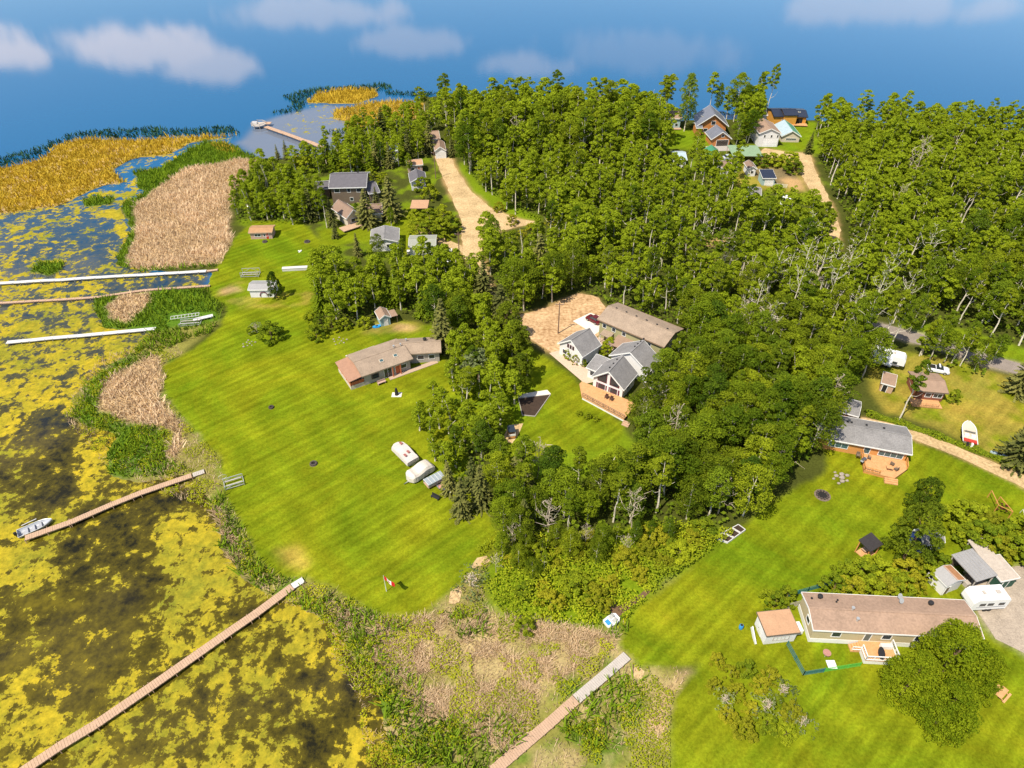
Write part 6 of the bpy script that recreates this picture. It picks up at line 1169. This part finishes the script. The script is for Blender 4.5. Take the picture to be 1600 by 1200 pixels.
c = BUNG.world @ Vector((3.6, -.9, .12)); e = thing('garden_bench', 'pale pink bench against the front wall of the brown bungalow', 'bench', tuple(c), BUNG.a); MB().box(-.9, .9, -.25, .25, .4, .47).build('seat', pinkw, e); MB().box(-.9, .9, .2, .26, .47, .9).build('backrest', pinkw, e); MB().box(-.8, -.7, -.2, .2, -.1, .4).build('leg', pinkw, e); MB().box(.7, .8, -.2, .2, -.1, .4).build('leg', pinkw, e)
def bbq(label, pos, rz, z, cov=False):
    e = thing('barbecue', label, 'barbecue', (pos.x, pos.y, z), rz); MB().box(-.35, .35, -.28, .28, .1, .8).build('cabinet', black, e); MB().loft([[(x, -.3, .8), (x, -.28, 1.0), (x, 0, 1.12), (x, .28, 1.0), (x, .3, .8)] for x in (-.4, .4)]).build('lid', black if cov else mm('dark_grey_lid', (.1, .1, .11), .4), e)
    for x in (-.62, .62): MB().box(x - .2, x + .2, -.25, .25, .78, .82).build('side_shelf', alu, e)
q = RH.world @ Vector((RH.L - 7.9, -2.2, 0)); bbq('dark barbecue with a red side standing on the cedar deck', q, RH.a + 1.0, .75)
for i, (dx, dy, lb) in enumerate(((-8.6, -.8, 'by the glass door, left of it'), (-6.7, -.9, 'by the glass door, right of it'), (-2.9, -1.4, 'under the long window'), (-2.4, -2.6, 'near the deck corner'))): chair(f'brown wicker chair on the cedar deck, {lb}', RH.world @ Vector((RH.L + dx, dy, 0)), RH.a + i * 1.3, brownw, 'wicker chairs on the cedar deck', .75)
c = RH.world @ Vector((RH.L - 3.6, -2.8, .75)); e = thing('patio_table', 'small wooden table on the cedar deck', 'table', tuple(c), RH.a); MB().box(-.5, .5, -.4, .4, .66, .72).build('table_top', deckm, e); MB().box(-.06, .06, -.06, .06, 0, .66).build('leg', deckm, e)
for i, (x, y, lb) in enumerate(((4.6, -1.6, 'left'), (5.7, -1.6, 'right'))): chair(f'brown armchair on the chalet deck facing the lawn, {lb} of the two', CHA.world @ Vector((x, y, 0)), CHA.a, mm('chocolate', (.10, .045, .03), .7), 'armchairs on the chalet deck', .7)
q = MH.world @ Vector((x0 + 1.1 if False else 11.0 - 2.4, -2.2, 0)); c = MH.world @ Vector((9.2, -1.9, 1.0)); e = thing('patio_table', 'oval dark table on the white-railed deck', 'table', tuple(c), MH.a + 1.3)
MB().loft([[(1.0 * k * math.cos(t * math.pi / 6), .45 * k * math.sin(t * math.pi / 6), z) for t in range(12)] for k, z in ((1, .68), (1, .74))]).build('table_top', black, e); MB().box(-.5, .5, -.05, .05, 0, .68).build('leg', black, e)
c = MH.world @ Vector((10.4, -.6, 1.0)); e = thing('deck_box', 'white storage bench on the white-railed deck', 'bench', tuple(c), MH.a); MB().box(-.8, .8, -.3, .3, 0, .55).build('body', white, e, .03); MB().box(-.82, .82, -.32, .32, .56, .64).build('lid', pwood, e, .02)
chair('grey deck chair at the right end of the white-railed deck', MH.world @ Vector((11.6, -2.1, 0)), MH.a + 2, gwood, None, 1.0)
# arbor on the right lawn
c = W(1562, 800); e = thing('garden_arbor', 'orange timber arbor with a red shrub on the far right lawn', 'arbor', (c.x, c.y, 0)); mb = MB()
for x, y in ((-1, 0), (.3, 1.8), (.6, -1.4), (-.4, 3.2)): mb.bar((x, y, 0), (x, y, 1.8), .1)
mb.bar((-1, 0, 1.8), (-.4, 3.2, 1.8), .09); mb.bar((.6, -1.4, 1.8), (.3, 1.8, 1.8), .09); mb.bar((-1, 0, 1.75), (.6, -1.4, 1.75), .08); mb.build('frame', orangew, e)
V, F, v = crown(2.2, .8, .2, 260, .14, 'dome', 8); link('foliage', npmesh('foliage', V, F, leafmat('red_leaves', (.07, .02, .015), (.22, .07, .05)), {'v': v}), e)
c = W(1594, 812); e = thing('goal_hoop', 'bent white pipe goal frame at the right lawn edge', 'goal', (c.x, c.y, 0)); MB().tube([(-.6, -.8, 0), (-.5, -.6, 1.2), (0, 0, 1.5), (.6, 1.2, 1.2), (.8, 1.5, 0)], .05, 6).build('frame', white, e)
# ---------------- single trees and shrubs the photograph lets one point at ----------------
def sp(kind, p, H, label, wide=1.0, group=None, var=None): return plant(kind, W(*p), H, label, group, wide, var)
sp('broad', (1412,872), 13.0, 'big dark leafy tree standing over the black-roofed gazebo', .66); sp('broad', (1432,800), 8.5, 'leafy tree directly below the cedar deck, joined to the big dark tree', .7)
for p, H, w, lb in (((1408,1085), 9.5, .8, 'left lobe of the huge yellow-green tree group in front of the beige bungalow'), ((1465,1058), 11.5, .85, 'tallest of the huge yellow-green trees in front of the beige bungalow'), ((1508,1075), 9, .75, 'right-hand tree of the huge yellow-green group by the gravel yard'), ((1462,1128), 9, .9, 'lowest of the huge yellow-green trees at the picture edge')):
    e = sp('maple', p, H, lb, w, 'huge leafy trees before the beige bungalow')
sp('broad', (433,466), 7.5, 'dark lone tree beside the white beach shed', .55); sp('bush', (425,530), 4.2, 'round olive bush alone on the big lawn', 1.3); sp('baresrub', (402,520), 3.0, 'bare twiggy shrub left of the round olive bush'); sp('bush', (393,521), 2.0, 'tiny dark bush left of the bare twiggy shrub')
for p, H, lb in (((575,352), 11.5, 'dark spruce in front of the charcoal-roofed brown house'), ((612,340), 13, 'broad spruce between the brown house and the white double garage'), ((487,345), 10.5, 'dusty spruce at the left end of the charcoal-roofed house'), ((435,249), 5.5, 'short blue spruce on the bay shore, left of two'), ((449,249), 7, 'taller blue spruce on the bay shore, right of two'), ((600,228), 14, 'tall spruce on the point above the pale blue roof'), ((632,236), 11, 'spruce in the middle of the point wood'), ((672,240), 12, 'spruce beside the house at the top of the sand road'), ((693,545), 13.5, 'tall narrow spruce at the east end of the brown bungalow'), ((722,804), 9.5, 'dusty brown spruce beside the parked boats'), ((752,792), 10.5, 'dark spruce right of the dusty brown spruce'), ((738,765), 8.5, 'shaded spruce behind the dusty brown spruce'), ((818,835), 9, 'pale spruce in the lower wood above the undergrowth'), ((1262,240), 8, 'dark spruce where the right sand road ends'), ((1588,614), 13, 'big pale spruce at the right edge beside the paved road'), ((1590,725), 15, 'big dark spruce at the right edge below the dry lawn'), ((1612,690), 12, 'spruce behind the big dark spruce at the right edge'), ((590,330), 8, 'short spruce hard against the brown house corner'), ((500,330), 9, 'spruce beside the birch at the brown house'), ((735,455), 10, 'spruce beside the sand road bend'), ((520,352), 9, 'spruce just right of the birch at the brown house'), ((640,250), 11, 'spruce above the white double garage'), ((590,262), 11, 'spruce in the wood behind the charcoal-roofed house'), ((560,240), 9, 'spruce where the long pier meets the shore wood'), ((702,770), 8, 'small spruce hard behind the beige tarpaulined boat')):
    sp('spruce', p, H, lb, 1.3 if p in ((575,352), (612,340)) else 1.05 if H > 12 else .95)
sp('silver', (747,602), 9.5, 'silvery-leaved tree right of the brown bungalow'); sp('tall', (511,356), 12.5, 'white-stemmed birch in front of the charcoal-roofed house', .8); sp('baresrub', (738,918), 4.0, 'big grey bare shrub at the right edge of the flag lawn', 1.25)
for p, H, w, lb in (((1069,205), 21, .8, 'tall lone poplar between the pale blue house and the log chalet'), ((1118,184), 13, .7, 'slim poplar on the lake bank behind the log chalet'), ((1146,190), 18, .95, 'tall poplar right of the log chalet'), ((1160,196), 15, .95, 'poplar beside the tall poplar right of the log chalet'), ((1178,182), 17, .8, 'bare-stemmed poplar left of the narrow cream house'), ((1196,182), 20, .75, 'tallest bare-stemmed poplar behind the narrow cream house'), ((1150,226), 11, 1.1, 'leafy poplar hard against the log garage'), ((1168,224), 12, 1.1, 'leafy poplar between the log garage and the white garage'), ((1088,236), 8, .9, 'light tree on the lawn left of the log garage')): sp('aspen' if 'bare' not in lb else 'tall', p, H, lb, w)
for i, (p, H, w) in enumerate((((655,366), 5, 1.2), ((672,372), 5.5, 1.2), ((690,370), 5.5, 1.2), ((705,362), 5, 1.1), ((692,345), 5, 1.1), ((672,350), 5, 1.2), ((650,350), 4.5, 1.1))): note(sp('bush', p, H, 'dense green bush in the clump between the garages and the sand road', w, 'bushes in the roadside clump'), 'dense green bush in the clump between the garages and the sand road', *p)
for p, H, w, lb in (((662,300), 5, 1, 'light bush right of the white double garage'), ((672,312), 5, 1, 'light bush at the roadside below the white double garage'), ((1232,262), 5.5, 1.3, 'dense bush left of the right sand road, upper one'), ((1238,270), 5, 1.2, 'dense bush left of the right sand road, lower one'), ((1190,258), 4, 1.6, 'clipped bush row below the faded green roof, left'), ((1207,258), 4, 1.5, 'clipped bush row below the faded green roof, right'), ((900,568), 2.4, .8, 'yellow flowering shrub against the white garage wall'), ((889,560), 2.8, .8, 'reddish shrub against the white garage wall'), ((912,572), 1.8, .7, 'small shrub at the garage corner'), ((952,548), 3.5, .9, 'green garden shrub between the chalet and the garage'), ((944,556), 3, .9, 'low garden shrub beside the chalet porch'), ((918,653), 1.4, 1.1, 'flower bed shrub on the lawn below the chalet deck'), ((905,648), 1.2, 1.0, 'low flowering plant left in the round lawn bed'), ((931,657), 1.2, 1.0, 'low flowering plant right in the round lawn bed'), ((820,985), 2.6, 1.1, 'round dark bush at the top of the marsh'), ((1488,628), 3.2, .7, 'young fir-like shrub right of the red-brown cabin')): sp('yellow' if 'yellow' in lb else 'bush', p, H, lb, w)
def many(lst, kinds, lab, grp, h0, h1, w=1.15):
    for i, p in enumerate(lst): note(sp(kinds[i % len(kinds)], p, h0 + (h1 - h0) * rng.rand(), lab, w, grp), lab, *p)
many([(1300,925),(1325,930),(1350,928),(1338,908),(1375,925),(1318,905),(1362,905)], ['bush', 'yellow', 'bush'], 'olive shrub in the thicket between the gazebo and the beige bungalow', 'thicket behind the beige bungalow', 3.2, 4.6)
many([(1400,922),(1425,918),(1445,905),(1410,900),(1462,890),(1430,888)], ['bush', 'yellow'], 'bright green shrub left of the rusty-roofed shed', 'thicket left of the sheds', 2.6, 3.8)
many([(1512,848),(1526,858),(1545,868),(1575,868),(1600,870),(1530,835),(1560,845),(1590,848),(1610,860),(1505,825),(1620,880)], ['bush', 'bush', 'yellow'], 'shrub in the thicket above the carport', 'thicket above the carport', 4.0, 5.6)
many([(1208,950),(1226,940),(1198,940)], ['bush'], 'shrub above the tan-roofed white shed', 'shrubs above the white shed', 2.6, 3.6, .9)
many([(1120,1035),(1140,1055),(1165,1050),(1150,1085),(1185,1075),(1210,1100),(1170,1112),(1235,1120),(1195,1135),(1135,1120),(1160,1145),(1225,1150),(1115,1075),(1200,1060)], ['yellow', 'yellow', 'bush'], 'yellow-green scrub bush in the lower right rough', 'scrub bushes below the white shed', 1.6, 2.8)
many([(1130,1100),(1195,1110),(1220,1085),(1250,1135)], ['baresrub'], 'bare grey scrub in the lower right rough', 'bare scrub below the white shed', 2.4, 3.2)
many([(800,880),(835,868),(870,890),(905,875),(940,868),(975,880),(1010,865),(1045,855),(1080,850),(850,920),(900,925),(950,920),(1000,905),(820,930),(1035,885),(880,860),(1060,870),(1020,845),(920,850),(1095,838),(860,950),(930,945)], ['yellow', 'bush', 'yellow'], 'yellow-green bush in the undergrowth below the wood', 'bushes in the undergrowth', 1.9, 3.8, 1.25)
many([(500,505),(520,515),(485,500),(540,512),(495,528),(570,510)], ['bush'], 'garden shrub at the lower edge of the poplar stand', 'shrubs along the beach stand', 2.0, 3.6)
many([(445,278),(460,290),(480,268),(520,262),(540,268),(560,262),(470,258),(580,280),(600,285),(530,300)], ['yellow', 'bush', 'bush'], 'light bush between the bay and the charcoal-roofed house', 'bushes behind the charcoal-roofed house', 3.2, 5.2)
many([(1110,500),(1078,498),(1095,508)], ['silver'], 'pale blossoming tree behind the long tan-roofed house', 'pale trees behind the tan-roofed house', 4.5, 5.5)
many([(800,350),(830,362),(860,350),(780,330),(815,372)], ['yellow'], 'bright bush on the verge where the sand road forks', 'bushes at the road fork', 2.4, 3.4)
for p, H, lb in (((1046,722), 15, 'bare reddish dead trunk rising from the near wood'), ((1160,470), 14, 'bare pale dead trunk behind the tan-roofed house wood'), ((1330,575), 19, 'tall leaning pale trunk left of the fifth-wheel camper'), ((1368,552), 17, 'tall leaning pale trunk over the fifth-wheel camper, left'), ((1386,556), 16, 'tall leaning pale trunk over the fifth-wheel camper, right'), ((1405,655), 15, 'pale twin trunk between the garage and the brown cabin'), ((1128,425), 13, 'dead forked tree at the brown clearing'), ((1420,300), 20, 'tall dead-topped aspen in the big right wood'), ((985,830), 12, 'grey dead tree among the lower wood'), ((1395,350), 14, 'dead pale trunk in the right wood'), ((1260,480), 12, 'bare pale trunk in the upper right of the middle wood'), ((930,215), 17, 'bare pale-stemmed tree near the lake')): sp('dead' if 'dead' in lb or 'bare' in lb else 'tall', p, H, lb, .85)
for p, H, w, lb in (((806,562), 10.5, 1.0, 'large dark tree on the left edge of the chalet lawn'), ((792,532), 10.5, .9, 'large dark tree beside the dirt yard'), ((812,604), 8.5, .9, 'dark tree above the vegetable plot')): sp('broad', p, H, lb, w * .8)
uk = ['aspen', 'dead', 'aspen', 'tall', 'aspen']
for i, p in enumerate(((785,872), (800,855), (822,862), (845,868), (868,858), (890,872), (912,858), (938,862), (962,850), (990,848), (1015,842), (775,895), (810,890), (850,892), (1042,846), (930,880), (975,868), (832,905))):
    k = uk[i % 5]; lb = {'aspen': 'small leafy aspen', 'dead': 'thin bare dead aspen', 'tall': 'thin pale-stemmed aspen'}[k] + ' rising from the undergrowth below the wood'; note(sp(k, p, 4.5 + 2.5 * rng.rand(), lb, .9, 'thin trees in the undergrowth'), lb, *p)
for i, p in enumerate(((1436,556), (1452,562), (1475,566), (1500,572), (1522,578), (1545,570), (1465,545), (1505,556), (1420,520), (1440,512))): lb = 'roadside aspen between the paved road and the pickup'; note(sp('tall' if i % 3 == 0 else 'aspen', p, 7.5 + 3 * rng.rand(), lb, 1.0, 'aspens along the paved road'), lb, *p)
for i, (p, h_) in enumerate((((655,238), 9), ((703,232), 8), ((706,245), 7), ((640,272), 7), ((596,262), 9), ((610,262), 9), ((560,347), 6), ((612,354), 6), ((560,400), 7), ((592,402), 7), ((630,404), 6), ((525,372), 6))): lb = 'leafy tree screening the houses left of the sand road'; note(sp(('aspen', 'aspen', 'spruce')[i % 3], p, h_, lb, .95, 'trees screening the roadside houses'), lb, *p)
for i, p in enumerate(((1170,512), (1156,520), (1240,458), (1265,464), (1291,458), (1312,462), (1322,520), (1356,502), (1196,470), (1218,462), (1128,432), (1340,560), (1230,500), (1372,470), (1430,440), (1455,470), (1090,395), (1395,505), (1280,500), (1250,420), (1185,560))): note(sp('snag', p, 12.5 + 4 * rng.rand(), 'slender pale trunk with a thin top standing above the wood left of the camper', .9, 'slender pale trunks above the wood'), 'slender pale trunk with a thin top standing above the wood left of the camper', *p)
# hedge along the drive
P = [W(*p) for p in ((1351,647), (1400,661), (1451,678), (1525,705), (1600,735), (1680,768))]; e = thing('hedge', 'long low clipped hedge along the sand driveway', 'hedge', (P[0].x, P[0].y, 0)); cs = []
for a, b in zip(P[:-1], P[1:]):
    k = int((b - a).length * 150); t = rng.rand(k); cs.append(np.array(a - P[0]) + t[:, None] * np.array(b - a))
c = np.concatenate(cs); n_ = len(c); th = rng.rand(n_) * math.pi; rr_ = .8 * (.75 + .3 * rng.rand(n_)) * (1 + .25 * np.sin(c[:, 0] * 1.3)); c[:, 1] += np.cos(th) * rr_; c[:, 2] = np.sin(th) * rr_ * 1.2; V, F = quads(c, unit(np.stack([rng.randn(n_) * .5, np.cos(th) + rng.randn(n_) * .4, np.sin(th) + .3], 1)), .13 + .08 * rng.rand(n_))
link('foliage', npmesh('foliage', V, F, MBU, {'v': np.repeat(.0 + .4 * rng.rand(n_), 4)}), e)
single_out()
